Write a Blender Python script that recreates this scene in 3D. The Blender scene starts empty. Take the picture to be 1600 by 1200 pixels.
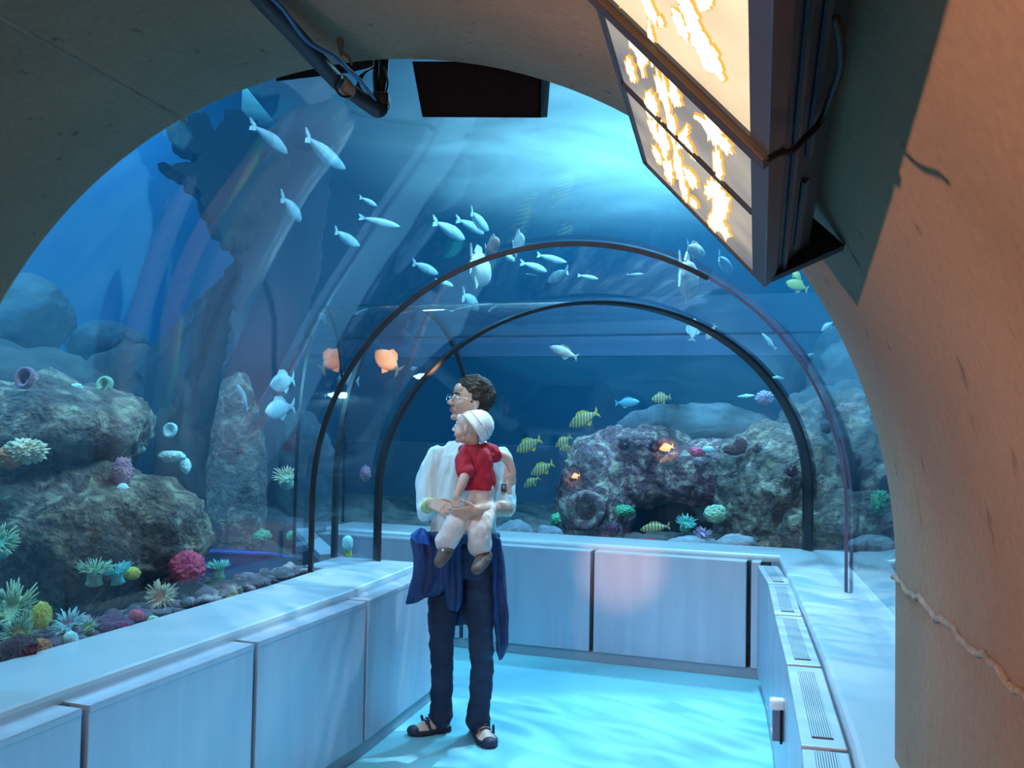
import bpy, bmesh, math, random
import numpy as np
from mathutils import Vector, Matrix, noise
PI = math.pi
scene = bpy.context.scene
COL = scene.collection
random.seed(11)

# ---------------------------------------------------------------- camera
F = 1500.0
PITCH, ROLL = math.radians(1.9), math.radians(1.0)
MCAM = Matrix.Rotation(PI / 2 + PITCH, 3, 'X') @ Matrix.Rotation(ROLL, 3, 'Z')
EYE = Vector((0, 0, 1.6))
cam_d = bpy.data.cameras.new('camera')
cam_d.sensor_fit = 'HORIZONTAL'
cam_d.sensor_width = 36
cam_d.lens = 36 * F / 1600
cam_d.clip_start = 0.02
cam_o = bpy.data.objects.new('camera', cam_d)
COL.objects.link(cam_o)
cam_o.matrix_world = Matrix.Translation(EYE) @ MCAM.to_4x4()
scene.camera = cam_o

def ray(u, v):
    return MCAM @ Vector(((u - 800) / F, (600 - v) / F, -1))
def at(u, v, Y):                       # a point of the photograph at a distance Y along the room
    d = ray(u, v)
    return EYE + d * (Y / d.y)
def atz(u, v, z):
    d = ray(u, v)
    return EYE + d * ((z - EYE.z) / d.z)
def atplane(u, v, p0, n):
    d = ray(u, v)
    return EYE + d * ((Vector(p0) - EYE).dot(Vector(n)) / d.dot(Vector(n)))

# ---------------------------------------------------------------- materials
def _n(nt, t, **kw):
    x = nt.nodes.new(t)
    for k, v in kw.items():
        setattr(x, k, v)
    return x
MATS = {}
def mat(name, c1, c2=None, c3=None, scale=4.0, rough=0.6, metal=0.0, bump=0.0, bscale=None, spec=0.5,
        detail=6.0, stretch=None, lo=0.35, hi=0.65, sss=0.0, coat=0.0, dist=0.0, bdist=0.02):
    if name in MATS:
        return MATS[name]
    m = bpy.data.materials.new(name)
    m.use_nodes = True
    nt = m.node_tree
    b = nt.nodes['Principled BSDF']
    b.inputs['Roughness'].default_value = rough
    b.inputs['Metallic'].default_value = metal
    b.inputs['Specular IOR Level'].default_value = spec
    b.inputs['Coat Weight'].default_value = coat
    if sss:
        b.inputs['Subsurface Weight'].default_value = sss
        b.inputs['Subsurface Radius'].default_value = (.02, .008, .004)
        b.inputs['Subsurface Scale'].default_value = 1.0
    tc = _n(nt, 'ShaderNodeTexCoord')
    mp = _n(nt, 'ShaderNodeMapping')
    if stretch:
        mp.inputs['Scale'].default_value = stretch
    nt.links.new(tc.outputs['Object'], mp.inputs['Vector'])
    nz = _n(nt, 'ShaderNodeTexNoise')
    nz.inputs['Scale'].default_value = scale
    nz.inputs['Detail'].default_value = detail
    nz.inputs['Distortion'].default_value = dist
    nt.links.new(mp.outputs['Vector'], nz.inputs['Vector'])
    if c2 is None:
        c2 = tuple(x * 0.85 for x in c1)
    rp = _n(nt, 'ShaderNodeValToRGB')
    rp.color_ramp.elements[0].position = lo
    rp.color_ramp.elements[0].color = (*c1, 1)
    rp.color_ramp.elements[1].position = hi
    rp.color_ramp.elements[1].color = (*c2, 1)
    if c3:
        e = rp.color_ramp.elements.new((lo + hi) / 2)
        e.color = (*c3, 1)
    nt.links.new(nz.outputs['Fac'], rp.inputs['Fac'])
    nt.links.new(rp.outputs['Color'], b.inputs['Base Color'])
    if bump:
        n2 = _n(nt, 'ShaderNodeTexNoise')
        n2.inputs['Scale'].default_value = bscale or scale * 4
        n2.inputs['Detail'].default_value = 5
        nt.links.new(mp.outputs['Vector'], n2.inputs['Vector'])
        bp = _n(nt, 'ShaderNodeBump')
        bp.inputs['Strength'].default_value = bump
        bp.inputs['Distance'].default_value = bdist
        nt.links.new(n2.outputs['Fac'], bp.inputs['Height'])
        nt.links.new(bp.outputs['Normal'], b.inputs['Normal'])
    MATS[name] = m
    return m

# ---------------------------------------------------------------- objects
def link(name, me, m=None, parent=None, smooth=False, label=None, cat=None, group=None, kind=None):
    o = bpy.data.objects.new(name, me)
    COL.objects.link(o)
    if m is not None:
        me.materials.append(m)
    if smooth:
        for p in me.polygons:
            p.use_smooth = True
    if parent is not None:
        o.parent = parent
    tag(o, label, cat, group, kind)
    return o
def tag(o, label=None, cat=None, group=None, kind=None):
    if label: o['label'] = label
    if cat: o['category'] = cat
    if group: o['group'] = group
    if kind: o['kind'] = kind
    return o
def obj(name, bm, m=None, parent=None, smooth=False, **kw):
    me = bpy.data.meshes.new(name)
    bm.normal_update()
    bm.to_mesh(me)
    bm.free()
    return link(name, me, m, parent, smooth, **kw)
def empty(name, loc, label=None, cat=None, group=None, rot=None):
    o = bpy.data.objects.new(name, None)
    o.location = loc
    if rot: o.rotation_euler = rot
    o.empty_display_size = 0.1
    COL.objects.link(o)
    return tag(o, label, cat, group)
def copy_tree(o, parent=None):
    c = o.copy()
    COL.objects.link(c)
    if parent is not None:
        c.parent = parent
    for ch in o.children:
        copy_tree(ch, c)
    return c
def reparent(children, root):
    """children were built in world space; keep them in place under root"""
    bpy.context.view_layer.update()
    inv = Matrix.Translation(root.location) @ root.rotation_euler.to_matrix().to_4x4()
    for c in children:
        c.parent = root
        c.matrix_parent_inverse = inv.inverted()

def box(bm, lo, hi, M=None, bev=0):
    r = bmesh.ops.create_cube(bm, size=1)
    vs = r['verts']
    lo, hi = Vector(lo), Vector(hi)
    for v in vs:
        v.co = Vector(((lo.x + hi.x) / 2 + v.co.x * (hi.x - lo.x), (lo.y + hi.y) / 2 + v.co.y * (hi.y - lo.y),
                       (lo.z + hi.z) / 2 + v.co.z * (hi.z - lo.z)))
    if bev:
        es = list({e for v in vs for e in v.link_edges})
        rr = bmesh.ops.bevel(bm, geom=es, offset=bev, segments=2, affect='EDGES', profile=0.6)
        vs = list({v for f in rr['faces'] for v in f.verts} | {v for v in vs if v.is_valid})
    if M is not None:
        for v in vs:
            v.co = M @ v.co
    return vs
def loft(bm, rings, closed=True, cap=True):
    """rings: list of equal-length point lists"""
    R = [[bm.verts.new(p) for p in r] for r in rings]
    n = len(R[0])
    for a, b in zip(R, R[1:]):
        for i in range(n if closed else n - 1):
            j = (i + 1) % n
            bm.faces.new((a[i], a[j], b[j], b[i]))
    if cap and closed:
        bm.faces.new(list(reversed(R[0])))
        bm.faces.new(R[-1])
    return R
def frame(d, up=Vector((0, 0, 1))):
    d = Vector(d).normalized()
    if abs(d.dot(up)) > 0.95:
        up = Vector((0, 1, 0))
    x = d.cross(up).normalized()
    y = x.cross(d).normalized()
    return x, y
def tube(bm, pts, rad, seg=12, up=Vector((0, 0, 1)), flat=1.0, capround=True):
    """a tube along pts; rad is one radius or one per point; flat squashes it along the frame's second axis"""
    pts = [Vector(p) for p in pts]
    n = len(pts)
    rad = [rad] * n if not hasattr(rad, '__len__') else list(rad)
    rings = []
    px = None
    for i, p in enumerate(pts):
        d = (pts[min(i + 1, n - 1)] - pts[max(i - 1, 0)]).normalized()
        if px is None:
            x, y = frame(d, up)
        else:
            x = (px - d * px.dot(d)).normalized()
            y = x.cross(d).normalized()
        px = x
        def ring(c, r):
            return [c + x * (math.cos(a) * r) + y * (math.sin(a) * r * flat) for a in [2 * PI * k / seg for k in range(seg)]]
        if capround and i == 0:
            for k in (1, 2, 3):
                a = k * PI / 8
                rings.append(ring(p - d * rad[0] * math.cos(a), rad[0] * math.sin(a)))
        rings.append(ring(p, rad[i]))
        if capround and i == n - 1:
            for k in (3, 2, 1):
                a = k * PI / 8
                rings.append(ring(p + d * rad[i] * math.cos(a), rad[i] * math.sin(a)))
    loft(bm, rings)
def ellipsoid(bm, c, r, M=None, u=16, v=10):
    q = bmesh.ops.create_uvsphere(bm, u_segments=u, v_segments=v, radius=1)
    for w in q['verts']:
        p = Vector((w.co.x * r[0], w.co.y * r[1], w.co.z * r[2]))
        if M is not None: p = M @ p
        w.co = p + Vector(c)
    return q['verts']
def spline(pts, n):
    """Catmull-Rom through pts (Vectors), n samples per span"""
    P = [Vector(p) for p in pts]
    P = [P[0] * 2 - P[1]] + P + [P[-1] * 2 - P[-2]]
    out = []
    for i in range(1, len(P) - 2):
        for k in range(n):
            t = k / n
            a, b, c, d = P[i - 1], P[i], P[i + 1], P[i + 2]
            out.append(0.5 * ((2 * b) + (c - a) * t + (2 * a - 5 * b + 4 * c - d) * t * t + (3 * b - a - 3 * c + d) * t ** 3))
    out.append(P[-2].copy())
    return out
def remesh(bm, voxel=0.008, smooth=6, fac=0.6, disp=None):
    """union of overlapping closed shapes -> one continuous surface"""
    me = bpy.data.meshes.new('tmp')
    bmesh.ops.recalc_face_normals(bm, faces=bm.faces[:])
    bm.to_mesh(me); bm.free()
    o = bpy.data.objects.new('tmp', me)
    COL.objects.link(o)
    md = o.modifiers.new('r', 'REMESH'); md.mode = 'VOXEL'; md.voxel_size = voxel
    if smooth:
        ms = o.modifiers.new('s', 'SMOOTH'); ms.iterations = smooth; ms.factor = fac
    dg = bpy.context.evaluated_depsgraph_get()
    ev = o.evaluated_get(dg)
    out = bpy.data.meshes.new_from_object(ev)
    bpy.data.objects.remove(o)
    out.materials.clear()
    if disp:
        N = [v.normal.copy() for v in out.vertices]
        for v, nn in zip(out.vertices, N):
            v.co += nn * disp(v.co, nn)
    return out
def setname(o, n):
    o.name = n; o.data.name = n
    return o
# ---------------------------------------------------------------- plan of the tunnel
AX = Vector((math.sin(math.radians(12)), math.cos(math.radians(12)), 0))     # the tunnel's run
BD = Vector((-0.94, 0.342, 0)).normalized()                                    # the run after the bend
ZL = 0.72
PC = Vector((-0.375, 2.71, 0)); PR = 1.38; PZ = 1.22                           # portal arch
PYAW = math.radians(10)
PX = Vector((math.cos(PYAW), -math.sin(PYAW), 0)); PN = Vector((math.sin(PYAW), math.cos(PYAW), 0))
G0 = (Vector((-1.745, 2.90, 0)), Vector((1.06, 2.50, 0)))                      # glass feet: portal
G1 = (Vector((-1.05, 5.10, 0)), Vector((1.67, 4.78, 0)))                       # first seam
G2 = (Vector((-0.76, 5.54, 0)), Vector((1.95, 6.30, 0)))                       # second seam (mitre)
G3 = (Vector((-0.76, 5.54, 0)) + BD * 0.28, Vector((1.95, 6.30, 0)) + BD * 2.35)
G4 = (G2[0] + BD * 0.55, G2[1] + BD * 3.45)
NS = 48
def section(G, top, z0=0.70, zc=1.15, grow=0.0, n=NS):
    """stilted arch across the feet G; grow pushes it outward"""
    L, R = G
    c = (L + R) / 2
    h = (R - L) / 2
    ln = h.length
    hx = h / ln
    pts = []
    for z in (z0, (z0 + zc) / 2):
        pts.append(c - hx * (ln + grow) + Vector((0, 0, z)))
    for i in range(n + 1):
        a = PI - PI * i / n
        pts.append(c + hx * ((ln + grow) * math.cos(a)) + Vector((0, 0, zc + (top - zc + grow) * math.sin(a))))
    for z in ((z0 + zc) / 2, z0):
        pts.append(c + hx * (ln + grow) + Vector((0, 0, z)))
    return pts
T0, T1, T2, T3 = 2.68, 2.50, 2.31, 2.31
def lerpG(A, B, t): return (A[0].lerp(B[0], t), A[1].lerp(B[1], t))

# glass
def glass_mat():
    m = bpy.data.materials.new('acrylic'); m.use_nodes = True
    nt = m.node_tree; nt.nodes.clear()
    out = _n(nt, 'ShaderNodeOutputMaterial')
    tr = _n(nt, 'ShaderNodeBsdfTransparent'); tr.inputs['Color'].default_value = (.93, .97, 1, 1)
    gl = _n(nt, 'ShaderNodeBsdfGlossy'); gl.inputs['Roughness'].default_value = 0.03
    gl.inputs['Color'].default_value = (1, 1, 1, 1)
    lw = _n(nt, 'ShaderNodeLayerWeight'); lw.inputs['Blend'].default_value = .5
    pw = _n(nt, 'ShaderNodeMath', operation='POWER'); pw.inputs[1].default_value = 4.0
    fr = _n(nt, 'ShaderNodeMath', operation='MULTIPLY_ADD'); fr.inputs[1].default_value = .80; fr.inputs[2].default_value = .045
    nt.links.new(lw.outputs['Facing'], pw.inputs[0]); nt.links.new(pw.outputs[0], fr.inputs[0])
    tc = _n(nt, 'ShaderNodeTexCoord')
    nz = _n(nt, 'ShaderNodeTexNoise'); nz.inputs['Scale'].default_value = 1.2; nz.inputs['Detail'].default_value = 1
    bp = _n(nt, 'ShaderNodeBump'); bp.inputs['Strength'].default_value = 0.10; bp.inputs['Distance'].default_value = 0.03
    nt.links.new(tc.outputs['Object'], nz.inputs['Vector'])
    nt.links.new(nz.outputs['Fac'], bp.inputs['Height'])
    nt.links.new(bp.outputs['Normal'], gl.inputs['Normal'])
    mx = _n(nt, 'ShaderNodeMixShader')
    nt.links.new(fr.outputs[0], mx.inputs['Fac'])
    nt.links.new(tr.outputs['BSDF'], mx.inputs[1]); nt.links.new(gl.outputs['BSDF'], mx.inputs[2])
    nt.links.new(mx.outputs['Shader'], out.inputs['Surface'])
    return m
M_GLASS = glass_mat()
def glass_run(name, GA, ta, GB, tb, steps=1):
    bm = bmesh.new()
    rings = [section(lerpG(GA, GB, k / steps), ta + (tb - ta) * k / steps, grow=0.012) for k in range(steps + 1)]
    loft(bm, rings, closed=False, cap=False)
    return obj(name, bm, M_GLASS, smooth=True, kind='structure')
glass_run('window_1', G0, T0, G1, T1, 6)
glass_run('window_2', G1, T1, G2, T2, 2)
glass_run('window_3', G2, T2, G3, T3, 2)
glass_run('window_4', G3, T3, G4, T3, 2)
bm = bmesh.new(); bm.faces.new([bm.verts.new(p) for p in section(G4, T3, grow=.012)]); obj('window_5', bm, M_GLASS, kind='structure')

# seam rings: rubber joint bands lying on the inside of the acrylic
M_SEAM = mat('black rubber joint', (.010, .013, .02), (.02, .024, .034), rough=0.35, scale=8)
M_SEAM2 = mat('clear joint edge', (.20, .17, .30), (.12, .14, .24), rough=0.3, scale=6)
def ring(name, G, top, dirn, w, th=0.03, z0=0.757, lo=0, hi=None, m=None):
    bm = bmesh.new()
    a = section(G, top, z0=z0, grow=0.008); b = section(G, top, z0=z0, grow=-th)
    a, b = a[lo:hi], b[lo:hi]
    d = dirn.normalized() * (w / 2)
    rings = [[p - d, p + d, q + d, q - d] for p, q in zip(a, b)]
    loft(bm, rings)
    bmesh.ops.recalc_face_normals(bm, faces=bm.faces[:])
    return obj(name, bm, m or M_SEAM, smooth=False, kind='structure')
cut1 = int(NS * 0.74)
ring('trim_1', G1, T1, AX, 0.018, 0.017, hi=cut1)
ring('trim_2', G1, T1, AX, 0.008, 0.008, lo=cut1 - 1, m=M_SEAM2)
ring('trim_3', G2, T2, (AX + BD), 0.075, 0.012)
ring('trim_4', G3, T3, BD, 0.03, 0.015)
ring('trim_12', G4, T3, BD, 0.02, 0.012)

# ---------------------------------------------------------------- floor
def floor_mat():
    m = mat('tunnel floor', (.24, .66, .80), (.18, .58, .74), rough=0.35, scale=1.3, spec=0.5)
    return m
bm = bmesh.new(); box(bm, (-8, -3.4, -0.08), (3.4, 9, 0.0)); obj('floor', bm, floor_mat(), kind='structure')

# ---------------------------------------------------------------- low walls, panels, ledges
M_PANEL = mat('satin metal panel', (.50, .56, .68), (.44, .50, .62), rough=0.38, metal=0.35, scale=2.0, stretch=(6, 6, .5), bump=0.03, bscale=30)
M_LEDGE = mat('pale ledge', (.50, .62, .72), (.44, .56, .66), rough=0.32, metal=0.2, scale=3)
M_CORE = mat('recess dark', (.05, .07, .09), rough=0.8)
M_SKIRT = mat('skirting metal', (.34, .40, .48), rough=0.5, metal=0.3)
M_GRILLE = mat('grille slot', (.012, .02, .03), rough=0.7)

def offset_poly(P, s):
    """mitred offset of the polyline P to its left by s (negative: to its right)"""
    out = []
    for i, p in enumerate(P):
        a = (P[i] - P[i - 1]).normalized() if i else None
        b = (P[i + 1] - P[i]).normalized() if i < len(P) - 1 else None
        a = a or b; b = b or a
        na = Vector((-a.y, a.x, 0)); nb = Vector((-b.y, b.x, 0))
        m = (na + nb).normalized()
        out.append(p + m * (s / max(m.dot(na), .3)))
    return out
def strip(name, P, s0, s1, z0, z1, m, bev=0.0, **kw):
    """a solid following polyline P between side offsets s0 and s1"""
    A, B = offset_poly(P, s0), offset_poly(P, s1)
    bm = bmesh.new()
    rings = []
    for a, b in zip(A, B):
        if bev:
            d = (b - a).normalized() * bev
            rings.append([a + Vector((0, 0, z0)), b + Vector((0, 0, z0)), b + Vector((0, 0, z1)), a + d * 1.0 + Vector((0, 0, z1)),
                          a + d * .3 + Vector((0, 0, z1 - bev * .3)), a + Vector((0, 0, z1 - bev))])
        else:
            rings.append([a + Vector((0, 0, z0)), b + Vector((0, 0, z0)), b + Vector((0, 0, z1)), a + Vector((0, 0, z1))])
    loft(bm, rings)
    bmesh.ops.recalc_face_normals(bm, faces=bm.faces[:])
    return obj(name, bm, m, **kw)
LW = [Vector(p + (0,)) for p in [(-1.60, 1.70), (-1.24, 2.86), (-.955, 3.68), (-.66, 4.53), (-.37, 5.56)]]
LW2 = [LW[-1], LW[-1] + BD * 0.62]
RW = [Vector(p + (0,)) for p in [(.74, 2.40), (.80, 2.62), (1.01, 3.49), (1.21, 4.38), (1.53, 5.90)]]
RF = Vector((1.60, 6.26, 0))
BW = [Vector((1.57, 5.96, 0)), Vector((1.57, 5.96, 0)) + BD * 3.15]
EW = [LW2[1] + BD * .03, BW[1] + BD * .03]
# structure cores: left low wall (outward = left side of travel)
def wallset(side, P, sg, width=0.5):
    strip('wall_' + side, P, sg * 0.075, sg * (width - .03), 0.0, 0.715, M_CORE, kind='structure')
    strip('baseboard_' + side, P, sg * 0.012, sg * 0.074, 0.0, 0.065, M_SKIRT, kind='structure')
wallset('left', LW + [LW2[1]], 1)
wallset('right', RW[:-1] + [RW[-1] + (RW[-1] - RW[-2]).normalized() * .42], -1)
wallset('back', [BW[0] - BD * .03, BW[1]], -1)
strip('trim_14', [BW[0] - BD * .55, BW[0] - BD * .02], -.16, -.46, 0, .70, M_CORE, kind='structure')
wallset('end', EW, 1, .18)
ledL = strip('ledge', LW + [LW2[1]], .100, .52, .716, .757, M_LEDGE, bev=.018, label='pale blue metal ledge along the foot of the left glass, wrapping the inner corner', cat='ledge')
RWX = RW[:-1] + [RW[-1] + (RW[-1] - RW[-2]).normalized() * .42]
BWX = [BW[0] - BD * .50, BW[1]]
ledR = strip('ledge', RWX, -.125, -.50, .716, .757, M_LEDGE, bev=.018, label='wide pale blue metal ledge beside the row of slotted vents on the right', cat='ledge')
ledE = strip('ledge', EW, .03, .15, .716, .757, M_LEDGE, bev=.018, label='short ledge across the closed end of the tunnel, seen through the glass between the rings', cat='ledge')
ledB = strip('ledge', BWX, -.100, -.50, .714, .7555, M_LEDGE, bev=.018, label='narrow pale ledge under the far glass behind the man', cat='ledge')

def panel(A, B, label, group=None, grille=None, gap=0.014, z0=0.068, z1=0.722, depth=0.10, side=1):
    """metal cladding panel whose front edge runs A->B, with a folded top lip"""
    A, B = A.copy(), B.copy()
    d = (B - A).normalized(); n = Vector((-d.y, d.x, 0)) * side
    L = (B - A).length
    root = bpy.data.objects.new('cladding_panel', None)
    bm = bmesh.new()
    X = Matrix((( d.x, n.x, 0, A.x), (d.y, n.y, 0, A.y), (0, 0, 1, 0), (0, 0, 0, 1)))
    box(bm, (gap, 0, z0), (L - gap, 0.072, z1 - .02), X, bev=.004)
    box(bm, (gap, -.002, z1 - .024), (L - gap, depth, z1), X, bev=.005)
    o = obj('cladding_panel', bm, M_PANEL, label=label, cat='panel', group=group)
    if grille:
        n_s, (g0, g1), (w0, w1) = grille
        fb = bmesh.new()
        a, b = L * g0, L * g1
        box(fb, (a, w0, z1), (b, w1, z1 + .0016), X)
        fo = obj('grille_plate', fb, M_GRILLE, o)
        sb = bmesh.new()
        for k in range(n_s):
            y = w0 + (w1 - w0) * (k + .5) / n_s
            hw = (w1 - w0) / n_s * .34
            box(sb, (a + .006, y - hw, z1 + .001), (b - .006, y + hw, z1 + .0042), X)
        obj('slats', sb, M_PANEL, fo)
    return o
# left panels
LP = [LW[0], LW[1], LW[2], LW[3], LW[4]]
lab = ['pale metal wall panel nearest the camera at the lower left corner', 'second wall panel on the left, with a bright top lip, biggest in view',
       'third wall panel on the left, between the big one and the reflecting one', 'darker reflecting wall panel just left of the man\'s legs']
for k in range(4):
    panel(LP[k], LP[k + 1], lab[k])
# back panels: seams seen at u = 925 and 1170
bn = Vector((-BD.y, BD.x, 0))
def onback(u):
    d = ray(u, 900); d = Vector((d.x, d.y))
    p = BW[0]
    # solve EYE + t d = p + s BD
    det = d.x * (-BD.y) - d.y * (-BD.x)
    rhs = Vector((p.x, p.y))
    t = (rhs.x * (-BD.y) - rhs.y * (-BD.x)) / det
    return Vector((d.x * t, d.y * t, 0))
q1, q2 = onback(1170), onback(925)
w = (q2 - q1).length
BP = [BW[0], q1, q2, q2 + BD * w * .92, BW[1]]
lab = ['narrow corner panel at the right end of the far low wall', 'far wall panel with the soft warm glow, between the two dark seams',
       'far wall panel directly behind the man\'s hips', 'far wall panel left of the man, partly behind the left ledge']
for k in range(4):
    panel(BP[k], BP[k + 1], lab[k], side=-1)
RPP = [RW[0], RW[1], RW[2], RW[3], RW[4]]
rlab = ['vent panel cropped by the bottom edge of the photo', 'vent panel with many fine slots, nearest whole one on the right', 'vent panel second from the far corner, narrow slots seen edge on',
        'vent panel at the far right corner of the low wall']
RB = [Vector((.735, 2.38, 0)), Vector((.80, 2.62, 0)), Vector((1.01, 3.49, 0)), Vector((1.21, 4.38, 0)), Vector((1.40, 5.20, 0)), Vector((1.51, 5.86, 0))]
rlab = ['cropped vent panel at the bottom edge of the photo', 'vent panel with many fine slots, the nearest whole one on the right',
        'vent panel second from the camera among the whole ones on the right', 'vent panel third from the camera on the right, slots barely seen', 'small vent panel in the far right corner']
for k in range(5):
    panel(RB[k], RB[k + 1], rlab[k], side=-1, grille=(9, (.09, .9), (.030, .088)), depth=.118)

# ---------------------------------------------------------------- concrete entrance vault
def concrete_mat():
    m = bpy.data.materials.new('cast concrete'); m.use_nodes = True
    nt = m.node_tree; b = nt.nodes['Principled BSDF']
    b.inputs['Roughness'].default_value = 0.85
    tc = _n(nt, 'ShaderNodeTexCoord')
    def noi(s, d=6, st=None):
        x = _n(nt, 'ShaderNodeTexNoise'); x.inputs['Scale'].default_value = s; x.inputs['Detail'].default_value = d
        if st:
            mp = _n(nt, 'ShaderNodeMapping'); mp.inputs['Scale'].default_value = st
            nt.links.new(tc.outputs['Object'], mp.inputs['Vector']); nt.links.new(mp.outputs['Vector'], x.inputs['Vector'])
        else:
            nt.links.new(tc.outputs['Object'], x.inputs['Vector'])
        return x
    def ramp(src, p0, c0, p1, c1):
        r = _n(nt, 'ShaderNodeValToRGB'); e = r.color_ramp.elements
        e[0].position = p0; e[0].color = (*c0, 1); e[1].position = p1; e[1].color = (*c1, 1)
        nt.links.new(src, r.inputs['Fac']); return r
    a = ramp(noi(1.6).outputs['Fac'], .3, (.195, .138, .096), .7, (.27, .196, .142))
    s = ramp(noi(9, 4, (2.2, 2.2, .55)).outputs['Fac'], .66, (1, 1, 1), .76, (.38, .32, .28))
    g = ramp(noi(60, 3).outputs['Fac'], .3, (.9, .9, .9), .7, (1.08, 1.08, 1.08))
    m1 = _n(nt, 'ShaderNodeMix', data_type='RGBA', blend_type='MULTIPLY'); m1.inputs['Factor'].default_value = 1
    m2 = _n(nt, 'ShaderNodeMix', data_type='RGBA', blend_type='MULTIPLY'); m2.inputs['Factor'].default_value = 1
    nt.links.new(a.outputs['Color'], m1.inputs[6]); nt.links.new(s.outputs['Color'], m1.inputs[7])
    nt.links.new(m1.outputs[2], m2.inputs[6]); nt.links.new(g.outputs['Color'], m2.inputs[7])
    nt.links.new(m2.outputs[2], b.inputs['Base Color'])
    bp = _n(nt, 'ShaderNodeBump'); bp.inputs['Strength'].default_value = .35; bp.inputs['Distance'].default_value = .01
    nt.links.new(noi(22, 6).outputs['Fac'], bp.inputs['Height']); nt.links.new(bp.outputs['Normal'], b.inputs['Normal'])
    return m
M_CONC = concrete_mat()
def vault_section(y0, r, z0, n=64):
    c = PC + PN * 0 - AX * y0
    pts = [c - PX * r + Vector((0, 0, z0))]
    for i in range(n + 1):
        a = PI - PI * i / n
        pts.append(c + PX * (r * math.cos(a)) + Vector((0, 0, PZ + r * math.sin(a))))
    pts.append(c + PX * r + Vector((0, 0, z0)))
    return pts
bm = bmesh.new()
LB = 5.6
inner = [vault_section(t, PR if t > .03 else PR + .012 * (1 - t / .03), 0.0) for t in (0, .012, .03, .5, 1.2, 2.2, 3.4, LB)]
outer = [vault_section(t, PR + 0.5, 0.0) for t in (LB, 0)]
R1_ = loft(bm, inner, closed=False, cap=False)
R2_ = loft(bm, outer, closed=False, cap=False)
n = len(R1_[0])
for i in range(n - 1):
    bm.faces.new((R2_[1][i], R2_[1][i + 1], R1_[0][i + 1], R1_[0][i]))
    bm.faces.new((R1_[-1][i], R1_[-1][i + 1], R2_[0][i + 1], R2_[0][i]))
obj('ceiling', bm, M_CONC, smooth=False, kind='structure')
for p in bpy.data.objects['ceiling'].data.polygons: p.use_smooth = True
# end wall behind the photographer
bm = bmesh.new()
c = PC - AX * LB
box(bm, (-2.2, -.2, 0), (2.2, 0, 3.3), Matrix.Translation(c) @ Matrix.Rotation(-math.radians(11), 4, 'Z'))
obj('wall_rear', bm, M_CONC, kind='structure')
# raised formwork joints in the concrete
M_JOINT = mat('mortar joint', (.34, .31, .27), (.22, .20, .17), scale=30, rough=.9, bump=.5)
def vault_pt(t, z=None, ang=None, r=PR):
    c = PC - AX * t
    if z is not None and z < PZ:
        return c + PX * r + Vector((0, 0, z))
    return c + PX * (r * math.cos(ang)) + Vector((0, 0, PZ + r * math.sin(ang)))
bm = bmesh.new()
ps = [vault_pt(t, z=1.205 + .006 * math.sin(t * 23) + .004 * math.sin(t * 61), r=PR - .001) for t in np.linspace(-0.0, 2.4, 60)]
tube(bm, ps, [.007 + .003 * noise.noise(Vector((i * .6, 0, 0))) for i in range(60)], seg=8)
obj('trim_5', bm, M_JOINT, smooth=True, kind='structure')
M_JOINT2 = mat('dark joint', (.16, .14, .12), (.24, .21, .18), scale=12, rough=.9)
bm = bmesh.new()
ps = [vault_pt(t, ang=math.radians(116.5), r=PR + .003) for t in np.linspace(0.0, 2.4, 40)]
tube(bm, ps, .008, seg=8)
obj('trim_6', bm, M_JOINT2, smooth=True, kind='structure')
# ---------------------------------------------------------------- the tank: backdrop walls, bed, water
M_BACK = mat('painted tank wall', (.05, .20, .42), (.03, .12, .30), scale=.5, rough=.9, detail=3)
M_DARK = mat('dark tank beam', (.02, .05, .10), (.03, .07, .13), scale=1, rough=.8)
M_BED = mat('rubble bed', (.05, .06, .07), (.16, .17, .16), scale=6, rough=.95, bump=.8)
bm = bmesh.new(); box(bm, (-7.2, 20.0, 0), (9.0, 20.2, 6.5)); obj('wall_north', bm, M_BACK, kind='structure')
bm = bmesh.new(); box(bm, (-5.8, 1.0, 0), (-5.6, 20.2, 6.5)); obj('wall_west', bm, mat('bright blue tank wall', (.035, .17, .36), (.02, .11, .26), scale=.8, rough=.9, stretch=(1, 1, .4)), kind='structure')
bm = bmesh.new()
a_, b_ = Vector((-5.6, 7.6, 0)), Vector((-2.62, 9.05, 0)); n_ = Vector((-(b_ - a_).y, (b_ - a_).x, 0)).normalized() * .15
loft(bm, [[p, p + n_, p + n_ + Vector((0, 0, 6.4)), p + Vector((0, 0, 6.4))] for p in (a_, b_)])
bmesh.ops.recalc_face_normals(bm, faces=bm.faces[:])
obj('wall_northwest', bm, bpy.data.materials['bright blue tank wall'], kind='structure')
bm = bmesh.new(); box(bm, (8.8, 0.0, 0), (9.0, 20.2, 6.5)); obj('wall_east', bm, M_BACK, kind='structure')
bm = bmesh.new()
c = PC
X = Matrix(((PX.x, PN.x, 0, c.x), (PX.y, PN.y, 0, c.y), (0, 0, 1, 0), (0, 0, 0, 1)))
# front wall of the tank around the entrance arch
box(bm, (-8, -.55, 0), (-PR - .45, -.02, 6.5), X); box(bm, (PR + .45, -.55, 0), (9, -.02, 6.5), X); box(bm, (-PR - .45, -.55, PZ + PR + .3), (PR + .45, -.02, 6.5), X)
obj('wall_front', bm, M_CONC, kind='structure')
bm = bmesh.new(); box(bm, (-7.4, 0, 6.5), (9, 20.2, 6.6)); obj('roof_slab', bm, M_DARK, kind='structure')

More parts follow.
